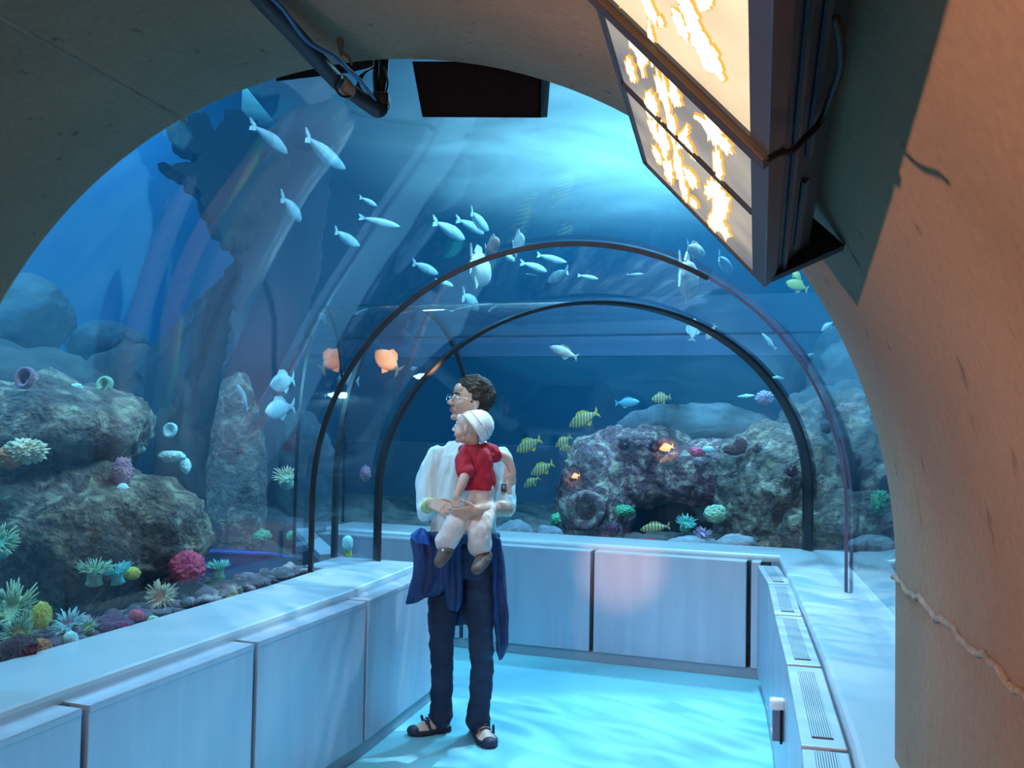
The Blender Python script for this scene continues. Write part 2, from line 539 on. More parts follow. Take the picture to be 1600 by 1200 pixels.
# water body with the tunnel's air left out
def water():
    bm = bmesh.new()
    zt = 4.9
    A = X @ Vector((-8, 0.01, 0)); B = X @ Vector((9, .01, 0))
    base = [Vector((-7.19, A.y - .0, 0)), Vector((8.79, B.y, 0)), Vector((8.79, 19.99, 0)), Vector((-7.19, 19.99, 0))]
    def onp(x):    # portal plane at a given x
        t = (x - PC.x) / PX.x
        return PC + PX * t + PN * .012
    base[0] = onp(-7.19); base[1] = onp(8.79)
    lo = [bm.verts.new((p.x, p.y, -.3)) for p in base]; hi = [bm.verts.new((p.x, p.y, zt)) for p in base]
    for i in range(4):
        j = (i + 1) % 4
        bm.faces.new((lo[i], lo[j], hi[j], hi[i]))
    bm.faces.new(list(reversed(lo))); bm.faces.new(hi)
    bmesh.ops.recalc_face_normals(bm, faces=bm.faces[:])
    bm2 = bmesh.new()
    gs = []
    g0 = (onp(G0[0].x) + PN * .01, onp(G0[1].x) + PN * .01)
    rings = []
    seq = [(g0, T0)] + [(lerpG(G0, G1, k / 3), T0 + (T1 - T0) * k / 3) for k in (1, 2, 3)] + [(G2, T2), (G3, T3), ((G4[0] + BD * .03, G4[1] + BD * .03), T3)]
    for g, t in seq:
        rings.append(section(g, t, z0=-.1, grow=.03))
    loft(bm2, rings)
    bmesh.ops.recalc_face_normals(bm2, faces=bm2.faces[:])
    bmesh.ops.reverse_faces(bm2, faces=bm2.faces[:])
    me2 = bpy.data.meshes.new('t'); bm2.to_mesh(me2); bm.from_mesh(me2); bm2.free()
    return bm
def water_mat():
    m = bpy.data.materials.new('tank water'); m.use_nodes = True
    nt = m.node_tree; nt.nodes.clear()
    out = _n(nt, 'ShaderNodeOutputMaterial')
    sc = _n(nt, 'ShaderNodeVolumeScatter'); sc.inputs['Color'].default_value = (.06, .52, 1, 1); sc.inputs['Density'].default_value = WD
    sc.inputs['Anisotropy'].default_value = 0.2
    ab = _n(nt, 'ShaderNodeVolumeAbsorption'); ab.inputs['Color'].default_value = (.10, .72, .95, 1); ab.inputs['Density'].default_value = WA
    ad = _n(nt, 'ShaderNodeAddShader')
    nt.links.new(sc.outputs[0], ad.inputs[0]); nt.links.new(ab.outputs[0], ad.inputs[1])
    nt.links.new(ad.outputs[0], out.inputs['Volume'])
    return m
WD, WA = 0.036, 0.07
obj('water', water(), water_mat(), kind='structure')
# ---------------------------------------------------------------- illuminated display box on the vault
def emit(name, col, strength, c2=None, scale=3, stretch=None):
    m = bpy.data.materials.new(name); m.use_nodes = True
    nt = m.node_tree; nt.nodes.clear()
    out = _n(nt, 'ShaderNodeOutputMaterial'); e = _n(nt, 'ShaderNodeEmission')
    e.inputs['Color'].default_value = (*col, 1); e.inputs['Strength'].default_value = strength
    if c2:
        tc = _n(nt, 'ShaderNodeTexCoord'); mp = _n(nt, 'ShaderNodeMapping'); mp.inputs['Scale'].default_value = stretch or (1, 1, 1)
        nz = _n(nt, 'ShaderNodeTexNoise'); nz.inputs['Scale'].default_value = scale; nz.inputs['Detail'].default_value = 3
        rp = _n(nt, 'ShaderNodeValToRGB'); el = rp.color_ramp.elements
        el[0].position = .38; el[0].color = (*col, 1); el[1].position = .62; el[1].color = (*c2, 1)
        nt.links.new(tc.outputs['Object'], mp.inputs['Vector']); nt.links.new(mp.outputs['Vector'], nz.inputs['Vector'])
        nt.links.new(nz.outputs['Fac'], rp.inputs['Fac']); nt.links.new(rp.outputs['Color'], e.inputs['Color'])
    nt.links.new(e.outputs[0], out.inputs['Surface'])
    return m
M_ALU = mat('dark anodised aluminium', (.030, .034, .052), (.022, .026, .040), rough=.45, metal=.3, scale=5)
M_ALU2 = mat('aluminium lip', (.070, .082, .12), (.055, .068, .10), rough=.35, metal=.5, scale=5)
M_BLACK = mat('matt black', (.004, .005, .009), (.007, .008, .013), rough=.6, spec=.2, scale=8)
M_BROWN = mat('dark bronze bar', (.03, .018, .010), (.045, .028, .015), rough=.4, scale=8)
M_LIT = emit('backlit diffuser', (.60, .54, .47), .62, (.22, .23, .27), scale=3.6)
M_LIT2 = emit('backlit diffuser bright', (1.0, .80, .52), .82, (.70, .50, .32), scale=2.6)
M_CUT = emit('backlit cutout yellow', (1, .86, .52), 1.9)
M_CUT2 = emit('backlit cutout amber', (1, .42, .07), .95)
LC = Vector((.500, 1.90, 1.863)); LD = at(1004, 255, 1.996)
LC = at(1195, 450, 1.90)
LAX = -ray(1183, 845).normalized()                                   # runs back over the photographer's head
lx = (LC - LD); LWID = lx.length; lx.normalize()
ln_ = lx.cross(LAX).normalized()
if ln_.z > 0: ln_ = -ln_                    # face normal: down and to the left, into the vault
LM = Matrix(((lx.x, LAX.x, -ln_.x, LD.x), (lx.y, LAX.y, -ln_.y, LD.y), (lx.z, LAX.z, -ln_.z, LD.z), (0, 0, 0, 1)))
YD = (LM.inverted() @ atplane(1180, 232, LD, ln_)).y; YT = (LM.inverted() @ atplane(1180, 340, LD, ln_)).y; YE = YD * 2
# local frame: x across (left edge to right edge), y back along the vault, z into the box away from the face
def facept(u, v, z=0.0):
    p = atplane(u, v, LD, ln_)
    q = LM.inverted() @ p
    return Vector((q.x, q.y, z))
lb = empty('lightbox', LD, 'long backlit display box with glowing yellow sea-life cutouts, hung on the concrete vault', 'lightbox')
kids = []
DEP = .115
def lpart(name, bm, m, **kw):
    for v in bm.verts: v.co = LM @ v.co
    bmesh.ops.recalc_face_normals(bm, faces=bm.faces[:])
    o = obj(name, bm, m, **kw); kids.append(o); return o
ML = [(0.0, YD - .01, M_LIT), (YD + .01, YE, M_LIT2)]
bm = bmesh.new(); box(bm, (.004, 0.004, .012), (LWID - .004, YE, DEP)); lpart('housing', bm, M_ALU)
for y0, y1, m in ML:
    bm = bmesh.new()
    box(bm, (0, y0, 0), (.012, y1, .030), bev=.002); box(bm, (LWID - .036, y0, 0), (LWID, y1, .030), bev=.002)
    box(bm, (.012, y0, 0), (LWID - .036, y0 + .012, .030)); box(bm, (.012, y1 - .012, 0), (LWID - .036, y1, .030))
    lpart('frame', bm, M_ALU2)
    bm = bmesh.new(); box(bm, (.012, y0 + .012, .005), (LWID - .036, y1 - .012, .011))
    lpart('diffuser', bm, m, label='glowing cream diffuser panel')
bm = bmesh.new(); box(bm, (0, YD - .018, -.010), (LWID, YD + .018, .02), bev=.003); lpart('divider', bm, M_BROWN, label='thick dark bronze divider')
bm = bmesh.new(); box(bm, (.012, YT - .006, -.001), (LWID - .036, YT + .006, .008)); lpart('divider', bm, M_ALU, label='thin grey divider')
bm = bmesh.new()
box(bm, (LWID - .002, .02, .045), (LWID + .004, YE - .04, .052)); box(bm, (LWID - .002, .10, .072), (LWID + .003, .45, .082)); box(bm, (LWID - .002, .55, .072), (LWID + .004, YE - .04, .080))
lpart('side_rail', bm, M_ALU2)
bm = bmesh.new(); loft(bm, [[Vector((LWID * .55, y, .03)), Vector((LWID + .0, y, .02)), Vector((LWID + .045, y, .160)), Vector((LWID * .6, y, .15))] for y in (-.006, .03)])
lpart('end_bracket', bm, M_BLACK)
bm = bmesh.new()
cp = [LM.inverted() @ at(u, v, y) for u, v, y in [(1200, 248, 1.10), (1216, 240, 1.12), (1236, 236, 1.17), (1262, 212, 1.21), (1283, 188, 1.22), (1298, 150, 1.16), (1313, 105, 1.06), (1312, 60, .98), (1306, 28, .94)]]
tube(bm, spline(cp, 6), .0045, seg=8); lpart('power_cable', bm, M_BLACK, smooth=True)
# cutouts seen in the face: (u, v, length px, width px, angle deg from vertical, kind)
rnd = random.Random(5)
def cutout(cx, cy, ln, wd, ang, zoff, m, grow=0.0, n=26, jag=.28, seed=0):
    r_ = random.Random(seed)
    a = math.radians(ang)
    pts = []
    for i in range(n):
        t = 2 * PI * i / n
        k = 1 + jag * (r_.random() - .5) * 2 * (1 if i % 2 else .5)
        x = (wd / 2 * math.sin(t)) * k; y = (ln / 2 * math.cos(t)) * k
        if abs(math.cos(t)) > .8 and ln > wd * 1.6: x *= .6
        x += math.copysign(grow, x); y += math.copysign(grow, y)
        X_, Y_ = x * math.cos(a) - y * math.sin(a), x * math.sin(a) + y * math.cos(a)
        pts.append((cx + X_, cy + Y_))
    P = [facept(u, v, zoff) for u, v in pts]
    P = [q for q in P]
    if min(q.x for q in P) < .010: P = [Vector((max(q.x, .012), q.y, q.z)) for q in P]
    P = [Vector((min(q.x, LWID - .037), min(q.y, YE - .02), q.z)) for q in P]
    bm = bmesh.new()
    loft(bm, [P, [q + Vector((0, 0, .0012)) for q in P]])
    return bm
spots = []
# branching weed column on the left of the far panel
for (u, v, l, w_, a) in [(965, 32, 34, 12, -20), (985, 60, 44, 14, -12), (997, 84, 60, 15, -10), (984, 112, 40, 12, -16), (1016, 72, 66, 9, -6), (1008, 92, 28, 10, 30),
                         (1016, 168, 46, 20, -14), (1030, 140, 50, 12, -12), (1040, 165, 90, 8, -8), (1052, 150, 40, 16, -18), (1035, 220, 52, 16, -10), (1020, 205, 40, 11, -18),
                         (1050, 205, 44, 9, -4), (1066, 215, 36, 14, 20), (1075, 232, 40, 9, -24), (1043, 268, 38, 14, -12), (1026, 245, 30, 10, -20), (1062, 272, 60, 10, -8),
                         (1078, 280, 34, 16, -30), (1055, 250, 52, 8, -4), (1068, 300, 30, 9, -10), (1082, 318, 20, 9, -30), (1046, 122, 34, 10, -15)]:
    spots.append((u, v, l, w_, a))
# fish and star shapes down the right of the far panel
for (u, v, l, w_, a) in [(1108, 182, 36, 12, -6), (1112, 205, 46, 26, -24), (1128, 226, 34, 18, -38), (1098, 192, 30, 8, -60), (1120, 262, 56, 14, -6), (1112, 298, 30, 26, 14),
                         (1124, 318, 52, 30, -10), (1120, 345, 30, 22, -16), (1130, 362, 28, 14, -30), (1112, 352, 26, 10, -24)]:
    spots.append((u, v, l, w_, a))
# big shapes in the near panel
for (u, v, l, w_, a) in [(1085, 55, 66, 26, -24), (1105, 88, 62, 30, -22), (1072, 20, 70, 22, -26), (1060, 40, 46, 16, -20), (1122, 118, 24, 9, -30), (1098, 4, 28, 30, -10), (1012, 14, 60, 16, -22), (1030, 36, 16, 8, -20)]:
    spots.append((u, v, l, w_, a))
cbm, abm = bmesh.new(), bmesh.new()
for i, (u, v, l, w_, a) in enumerate(spots):
    for tgt, g, z in ((cbm, 0, .0015), (abm, 2.6, .0035)):
        b = cutout(u, v, l * 1.02, w_ * (.82 if w_ > 8 else .9), a, z, None, grow=g, seed=i, jag=.40)
        me_ = bpy.data.meshes.new('t'); b.to_mesh(me_); b.free(); tgt.from_mesh(me_)
lpart('cutout_pattern', cbm, M_CUT, label='bright yellow-white cutout shapes')
lpart('cutout_halo', abm, M_CUT2, label='amber edge of the cutout shapes')
reparent(kids, lb)

# ---------------------------------------------------------------- conduit with camera head
root = empty('ceiling_camera', at(592, 170, 2.74), 'dark pipe-mounted camera with round end cap and loose cables, under the top of the arch', 'camera')
kids = []
def wpart(name, bm, m, smooth=True, **kw):
    bmesh.ops.recalc_face_normals(bm, faces=bm.faces[:])
    o = obj(name, bm, m, smooth=smooth, **kw); kids.append(o); return o
M_PIPE = mat('dark blue-black pipe', (.010, .014, .026), (.018, .024, .040), rough=.5, spec=.3, scale=6)
M_TAPE = mat('worn pale collar', (.20, .18, .17), (.10, .09, .09), rough=.8, spec=.1, scale=40)
M_BLUEC = mat('blue cable', (.02, .10, .30), (.015, .06, .20), rough=.4, scale=10)
M_RUST = mat('rusty bracket', (.20, .09, .04), (.10, .05, .03), rough=.8, scale=30)
bm = bmesh.new(); tube(bm, [at(372, -40, 2.10), at(450, 42, 2.30), at(500, 98, 2.48), at(528, 128, 2.59)], .0225, seg=20); wpart('pipe', bm, M_PIPE)
bm = bmesh.new(); tube(bm, [at(533, 130, 2.595), at(543, 141, 2.62)], .0235, seg=20); wpart('collar', bm, M_TAPE, label='worn pale collar')
bm = bmesh.new(); tube(bm, [at(540, 138, 2.62), at(565, 155, 2.68), at(590, 170, 2.74)], [.019, .022, .026], seg=20); wpart('camera_arm', bm, M_PIPE)
bm = bmesh.new(); ellipsoid(bm, at(590, 166, 2.74), (.033, .033, .033)); box(bm, Vector(at(590, 163, 2.74)) + Vector((-.030, -.03, -.006)), Vector(at(590, 163, 2.74)) + Vector((.034, .03, .03)), bev=.008)
wpart('camera_head', bm, M_BLACK)
bm = bmesh.new(); ellipsoid(bm, at(588, 163, 2.705), (.005, .005, .005)); wpart('lens', bm, mat('small white lamp', (.8, .85, .9), rough=.2))
bm = bmesh.new(); tube(bm, [at(600, 82, 2.78), at(598, 115, 2.78), at(592, 160, 2.76)], [.017, .016, .014], seg=14); tube(bm, [at(588, 88, 2.75), at(586, 120, 2.75), at(589, 155, 2.74)], .008, seg=10)
wpart('hanger', bm, M_BLACK)
bm = bmesh.new(); tube(bm, spline([at(405, -20, 2.12), at(440, 12, 2.22), at(478, 62, 2.33), at(520, 88, 2.45), at(548, 112, 2.55), at(575, 140, 2.65), at(588, 160, 2.71)], 6), .006, seg=8); wpart('blue_cable', bm, M_BLUEC, label='blue cable')
for i, pts in enumerate([[(532, 118, 2.55), (524, 135, 2.55), (534, 150, 2.58), (550, 148, 2.62), (560, 130, 2.66), (572, 112, 2.7), (586, 104, 2.74)],
                         [(575, 110, 2.7), (560, 122, 2.68), (563, 138, 2.68), (578, 150, 2.70), (590, 158, 2.72)],
                         [(600, 105, 2.76), (606, 130, 2.75), (600, 152, 2.73)]]):
    bm = bmesh.new(); tube(bm, spline([at(*p) for p in pts], 6), .003, seg=6); wpart('loose_cable', bm, M_BLACK)
bm = bmesh.new(); tube(bm, [at(530, 46, 2.50), at(532, 66, 2.55), at(533, 86, 2.58)], [.006, .009, .004], seg=8); tube(bm, [at(533, 80, 2.57), at(545, 90, 2.58), at(549, 100, 2.60)], .004, seg=6)
wpart('rusty_hook', bm, M_RUST, label='rust-stained hook')
bm = bmesh.new(); loft(bm, [[at(432, 110, Y), at(600, 60, Y), at(600, 100, Y), at(545, 114, Y), at(432, 127, Y)] for Y in (2.86, 2.93)]); wpart('mounting_plate', bm, M_BLACK, smooth=False)
reparent(kids, root)

# ---------------------------------------------------------------- black loudspeaker under the crown of the arch
root = empty('loudspeaker', at(757, 183, 2.78), 'wide black box loudspeaker hanging at the top centre of the arch', 'loudspeaker')
kids = []
bm = bmesh.new()
fr = [at(644, 96, 2.70), at(660, 183, 2.70), at(845, 184, 2.70), at(847, 96, 2.70)]
bk = [at(652, 96, 2.86), at(665, 182, 2.86), at(855, 183, 2.86), at(862, 96, 2.86)]
loft(bm, [fr, bk]); bmesh.ops.recalc_face_normals(bm, faces=bm.faces[:]); wpart('cabinet', bm, mat('speaker cabinet black', (.004, .005, .010), (.006, .007, .013), rough=1.0, spec=.02), smooth=False)
bm = bmesh.new()
g0 = [p + Vector((0, -.004, 0)) for p in [at(650, 98, 2.70), at(664, 179, 2.70), at(841, 180, 2.70), at(842, 98, 2.70)]]
loft(bm, [g0, [p + Vector((0, .006, 0)) for p in g0]]); wpart('front_grille', bm, mat('speaker cloth', (.003, .004, .009), (.005, .006, .012), scale=120, rough=.9, spec=.1), smooth=False)
bm = bmesh.new(); box(bm, Vector(at(750, 96, 2.78)) + Vector((-.06, -.03, -.0)), Vector(at(750, 96, 2.78)) + Vector((.06, .03, .03))); wpart('bracket', bm, M_BLACK, smooth=False)
reparent(kids, root)

# ---------------------------------------------------------------- small fixture on the right low wall
d = (RW[2] - RW[1]).normalized(); nn = Vector((-d.y, d.x, 0))
base = atplane(1226, 1126, RW[1], nn)
root = empty('wall_lamp', base, 'small upright wall lamp with white top on the right low wall below the vents', 'lamp')
kids = []
FX = Matrix(((d.x, nn.x, 0, base.x), (d.y, nn.y, 0, base.y), (0, 0, 1, base.z), (0, 0, 0, 1)))
bm = bmesh.new(); box(bm, (-.022, -.002, -.075), (.022, .046, .070), FX, bev=.006); wpart('lamp_body', bm, mat('grey blue lamp body', (.16, .19, .30), (.12, .15, .24), rough=.35, scale=5), smooth=False)
bm = bmesh.new(); box(bm, (-.026, -.001, .040), (.026, .056, .082), FX, bev=.012); wpart('lamp_cap', bm, mat('white plastic', (.85, .88, .9), (.8, .83, .86), rough=.3), label='rounded white top')
bm = bmesh.new(); box(bm, (-.026, .008, -.082), (-.018, .018, .045), FX, bev=.002); wpart('lamp_slot', bm, M_BLACK, smooth=False, label='dark slot')
bm = bmesh.new(); ellipsoid(bm, FX @ Vector((-.012, .046, -.038)), (.006, .008, .012)); wpart('lamp_button', bm, mat('white plastic', (.85, .88, .9)), label='small pale button')
reparent(kids, root)

# ---------------------------------------------------------------- reef helpers
GLd = (G1[0] - G0[0]).normalized(); GLn = Vector((-GLd.y, GLd.x, 0))
BKn = Vector((-BD.y * -1, BD.x * -1, 0)); BKn = Vector((.342, .94, 0)).normalized()
def lp(u, v, off): return atplane(u, v, G0[0] + GLn * off, GLn)
def bp(u, v, off): return atplane(u, v, G2[1] + BKn * off, BKn)
def px(p): return (p.y) / F             # metres per pixel at p
M_ROCK = mat('reef rock', (.10, .115, .105), (.36, .38, .30), (.15, .14, .14), scale=8, rough=.95, bump=1.0, bscale=26, bdist=.06, lo=.34, hi=.66, detail=12, dist=1.0)
M_ROCKP = mat('encrusted reef rock', (.10, .11, .11), (.48, .50, .42), (.24, .13, .19), scale=9, rough=.95, bump=1.0, bscale=30, bdist=.06, lo=.36, hi=.64, detail=12, dist=1.2)
M_ROCKL = mat('crusted brown rock', (.09, .09, .085), (.40, .44, .34), (.16, .15, .13), scale=9, rough=.95, bump=1.0, bscale=30, bdist=.06, lo=.36, hi=.68, detail=12, dist=1.0)
M_ROCKD = mat('dark rock', (.03, .04, .05), (.08, .085, .09), scale=3, rough=.95, bump=.8, bscale=14)
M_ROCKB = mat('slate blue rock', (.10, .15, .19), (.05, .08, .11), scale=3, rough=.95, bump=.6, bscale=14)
def rock(name, c, r, m, amp=.22, freq=1.6, seed=0, sub=5, squash=None, holes=(), **kw):
    bm = bmesh.new()
    bmesh.ops.create_icosphere(bm, subdivisions=sub, radius=1)
    off = Vector((seed * 7.3, seed * 3.1, seed * 1.7))
    mr = min(r)
    rad = Vector(r)
    for v in bm.verts:
        q = v.co.copy()
        p = Vector((q.x * rad.x, q.y * rad.y, q.z * rad.z))
        k = noise.fractal(p * freq / mr * .5 + off, 0.9, 2.1, 5) * amp + noise.ridged_multi_fractal(p * freq / mr * .35 + off, 1, 2, 4, 1, 2) * amp * .25 + noise.turbulence(p * (9 / max(mr, .15)) * .5 + off, 4, False) * .045
        p += q * (k * mr * 1.2)
        for hc, hr, hd in holes:            # holes: direction point on the rock, radius, depth
            dd = (Vector((p.x, 0, p.z)) - Vector((hc[0], 0, hc[1]))).length
            if q.y < 0.1 and dd < hr * 1.4:
                t = max(0, min(1, 1.25 - dd / hr)); t = t * t * (3 - 2 * t)
                p.y += hd * t
        v.co = p + Vector(c)
    kw.setdefault('smooth', True)
    return obj(name, bm, m, **kw)
def blob_px(name, u0, v0, u1, v1, fn, off, dep, m, **kw):
    """a rock filling the box u0..u1, v0..v1 of the photograph at its own distance"""
    c = fn((u0 + u1) / 2, (v0 + v1) / 2, off)
    s = px(c)
    return rock(name, c, ((u1 - u0) / 2 * s, dep, (v1 - v0) / 2 * s), m, **kw)

# bed of the tank (rises at the glass)
def bed():
    bm = bmesh.new()
    nx, ny = 150, 180
    V = []
    for j in range(ny + 1):
        row = []
        for i in range(nx + 1):
            x = -7.15 + 15.9 * i / nx; y = 1.9 + 18.1 * j / ny
            z = .50 + .16 * noise.fractal(Vector((x * 1.6, y * 1.6, 3)), 1, 2, 4) 
            row.append(bm.verts.new((x, y, z)))
        V.append(row)
    def inside(x, y):
        p = Vector((x, y, 0))
        a = (p - G0[0]).dot(GLn) < .06
        rd = (G2[1] - G0[1]).normalized(); rn = Vector((rd.y, -rd.x, 0))
        b = (p - G0[1]).dot(rn) < .08
        c_ = (p - G2[1]).dot(BKn) < .06
        c2 = (p - G2[0]).dot(BKn) > -.06
        ed = (G4[1] - G4[0]).normalized(); en = Vector((-ed.y, ed.x, 0))
        c3 = (p - G4[0]).dot(en) < .06
        return (a and b and c_ and y < 6.8) or (c_ and c2 and x < 2.0 and c3)
    for j in range(ny):
        for i in range(nx):
            q = [V[j][i], V[j][i + 1], V[j + 1][i + 1], V[j + 1][i]]
            if any(inside(v.co.x, v.co.y) for v in q): continue
            if (q[0].co - PC).dot(PN) < .1: continue
            bm.faces.new(q)
    for v in [v for v in bm.verts if not v.link_faces]: bm.verts.remove(v)
    return bm
obj('floor_tank', bed(), M_BED, smooth=True, kind='structure')
# tank-side skirt closing the bed against the glass
def skirt(name, A, B, n, z1):
    bm = bmesh.new()
    loft(bm, [[p + n * .02, p + n * .16, p + n * .16 + Vector((0, 0, z1)), p + n * .02 + Vector((0, 0, z1))] for p in (A, B)])
    bmesh.ops.recalc_face_normals(bm, faces=bm.faces[:])
    obj(name, bm, M_ROCKD, kind='structure')
skirt('trim_7', G0[0] + GLd * .05, G1[0] + GLd * .45, GLn, .66)
skirt('trim_8', G2[1] + BD * -.1, G2[1] + BD * 3.5, BKn, .64)
rd_ = (G2[1] - G0[1]).normalized(); rn_ = Vector((rd_.y, -rd_.x, 0))
skirt('trim_9', G0[1] + rd_ * .05, G2[1], rn_, .64)

# ---------------------------------------------------------------- left tank
blob_px('boulder', -90, 592, 225, 745, lp, 1.25, .55, M_ROCK, seed=1, amp=.20, freq=2.2, label='algae-covered brown boulder, the upper one of two on the left', cat='rock')
blob_px('boulder', -120, 728, 318, 960, lp, 1.0, .46, M_ROCKL, seed=2, amp=.20, freq=2.4, label='wide pale-crusted boulder on the left, below the brown one', cat='rock')
blob_px('boulder', 120, 545, 330, 900, lp, 2.3, .6, M_ROCKD, seed=3, amp=.2, label='dark tall rock standing behind the left boulders', cat='rock')
blob_px('boulder', -160, 548, 200, 800, lp, 2.6, .7, M_ROCKD, seed=4, amp=.18, label='dark rock shelf at the left edge behind the boulders', cat='rock')
blob_px('boulder', 330, 585, 410, 960, lp, 1.5, .22, M_ROCK, seed=5, amp=.22, label='narrow brown rock column left of the dark blue hollow', cat='rock')
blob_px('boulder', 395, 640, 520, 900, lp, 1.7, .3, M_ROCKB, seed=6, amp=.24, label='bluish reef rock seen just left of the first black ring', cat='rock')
blob_px('boulder', 235, 905, 420, 985, lp, .35, .16, M_ROCKD, seed=7, amp=.2, label='low dark rock behind the pink coral ball', cat='rock')
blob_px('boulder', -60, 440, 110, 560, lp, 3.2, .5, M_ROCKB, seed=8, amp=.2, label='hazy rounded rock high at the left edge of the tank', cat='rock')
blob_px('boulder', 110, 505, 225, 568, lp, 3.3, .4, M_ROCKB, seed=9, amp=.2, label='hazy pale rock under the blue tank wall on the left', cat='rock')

# overhanging artificial rock at the upper left, seen as ragged dark shapes
def slab(name, outline, fn, off, thick, m, jag=5, seed=0, **kw):
    """a thick overhang with a ragged outline"""
    r_ = random.Random(seed)
    pts = []
    n = len(outline)
    for i in range(n):
        a, b = outline[i], outline[(i + 1) % n]
        L = math.hypot(b[0] - a[0], b[1] - a[1]); k = max(1, int(L / 9))
        for j in range(k):
            t = j / k
            pts.append((a[0] + (b[0] - a[0]) * t + r_.uniform(-jag, jag), a[1] + (b[1] - a[1]) * t + r_.uniform(-jag, jag)))
    P = [fn(u, v, off) for u, v in pts]
    cen = sum(P, Vector()) / len(P)
    nrm = (cen - EYE); nrm.z = 0; nrm.normalize()
    bm = bmesh.new()
    rings = [[cen + (p - cen) * .90 - nrm * thick * .5 for p in P], [cen + (p - cen) * 1.0 - nrm * thick * .3 for p in P],
             [cen + (p - cen) * 1.0 + nrm * thick * .3 for p in P], [cen + (p - cen) * .85 + nrm * thick * .5 for p in P]]
    loft(bm, rings)
    bmesh.ops.recalc_face_normals(bm, faces=bm.faces[:])
    bmesh.ops.triangulate(bm, faces=[f for f in bm.faces if len(f.verts) > 4])
    return obj(name, bm, m, **kw)
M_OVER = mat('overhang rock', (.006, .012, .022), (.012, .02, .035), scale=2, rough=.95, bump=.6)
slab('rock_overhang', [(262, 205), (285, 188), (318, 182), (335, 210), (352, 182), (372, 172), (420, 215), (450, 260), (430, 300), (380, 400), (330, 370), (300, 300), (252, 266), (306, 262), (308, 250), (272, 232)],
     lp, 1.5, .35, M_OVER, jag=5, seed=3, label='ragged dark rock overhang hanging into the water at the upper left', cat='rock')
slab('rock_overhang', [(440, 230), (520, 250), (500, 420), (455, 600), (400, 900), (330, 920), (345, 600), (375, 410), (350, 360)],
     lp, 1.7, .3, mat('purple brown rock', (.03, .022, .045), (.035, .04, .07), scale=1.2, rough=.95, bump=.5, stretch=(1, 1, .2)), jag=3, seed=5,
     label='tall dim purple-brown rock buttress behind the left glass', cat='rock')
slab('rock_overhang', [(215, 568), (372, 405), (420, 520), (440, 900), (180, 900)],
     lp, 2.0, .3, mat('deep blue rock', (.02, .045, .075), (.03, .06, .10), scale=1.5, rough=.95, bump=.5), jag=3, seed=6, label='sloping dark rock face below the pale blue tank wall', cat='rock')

# ---------------------------------------------------------------- reef behind the far glass
blob_px('reef_rock', 872, 690, 985, 900, bp, 1.1, .36, M_ROCKP, seed=11, amp=.13, freq=2.6, sub=6,
        holes=[((-.010, -.005), .085, .30)], label='pale reef tower with one round dark hole', cat='rock')
blob_px('reef_rock', 885, 668, 1110, 790, bp, 1.35, .34, M_ROCKP, seed=12, amp=.16, freq=2.6, sub=6, label='crusted rock ledge with dark hollows, right of the yellow striped fish', cat='rock')
blob_px('reef_rock', 1010, 690, 1215, 790, bp, 1.3, .34, M_ROCKP, seed=13, amp=.16, freq=2.6, sub=6, label='purple-crusted rock ledge carrying the pink coral', cat='rock')
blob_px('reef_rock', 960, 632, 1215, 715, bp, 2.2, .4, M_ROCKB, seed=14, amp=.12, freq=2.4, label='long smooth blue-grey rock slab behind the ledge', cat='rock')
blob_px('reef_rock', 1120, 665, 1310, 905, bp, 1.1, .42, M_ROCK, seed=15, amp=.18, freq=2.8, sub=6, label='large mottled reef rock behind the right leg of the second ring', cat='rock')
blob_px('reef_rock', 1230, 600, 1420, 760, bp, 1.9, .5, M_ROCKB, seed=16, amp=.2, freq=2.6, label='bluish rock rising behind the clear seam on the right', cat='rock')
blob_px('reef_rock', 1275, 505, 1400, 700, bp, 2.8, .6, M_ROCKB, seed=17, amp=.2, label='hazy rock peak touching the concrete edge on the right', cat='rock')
blob_px('reef_rock', 1225, 770, 1430, 890, bp, .9, .34, M_ROCK, seed=18, amp=.2, freq=2.6, label='low dark rock at the far right beside the concrete', cat='rock')
blob_px('reef_rock', 940, 835, 1180, 890, bp, .50, .18, M_ROCKD, seed=19, amp=.25, freq=2.4, label='low rubble ridge at the foot of the far glass', cat='rock')
blob_px('reef_rock', 960, 745, 1130, 870, bp, 2.0, .3, M_ROCKD, seed=20, amp=.15, label='dark back wall of the cave under the ledge', cat='rock')
for i, (u0, v0, u1, v1, lb_) in enumerate([(772, 815, 830, 858, 'long pale slab rock right of the man\'s hip'), (828, 822, 880, 862, 'small lumpy rock between the pale slab and the reef tower'),
                                      (1038, 838, 1120, 868, 'pale blue flat rock just right of the red coral'), (1118, 836, 1182, 864, 'pale slab rock leaning toward the far right corner'),
                                      (1325, 838, 1400, 868, 'flat blue-grey rock at the right end of the far ledge')]):
    blob_px('slab_rock', u0, v0, u1, v1, bp, .32, .10, mat('pale slab rock', (.30, .36, .42), (.16, .22, .30), scale=7, rough=.9, bump=.8), seed=30 + i, amp=.2, sub=4, label=lb_, cat='rock')

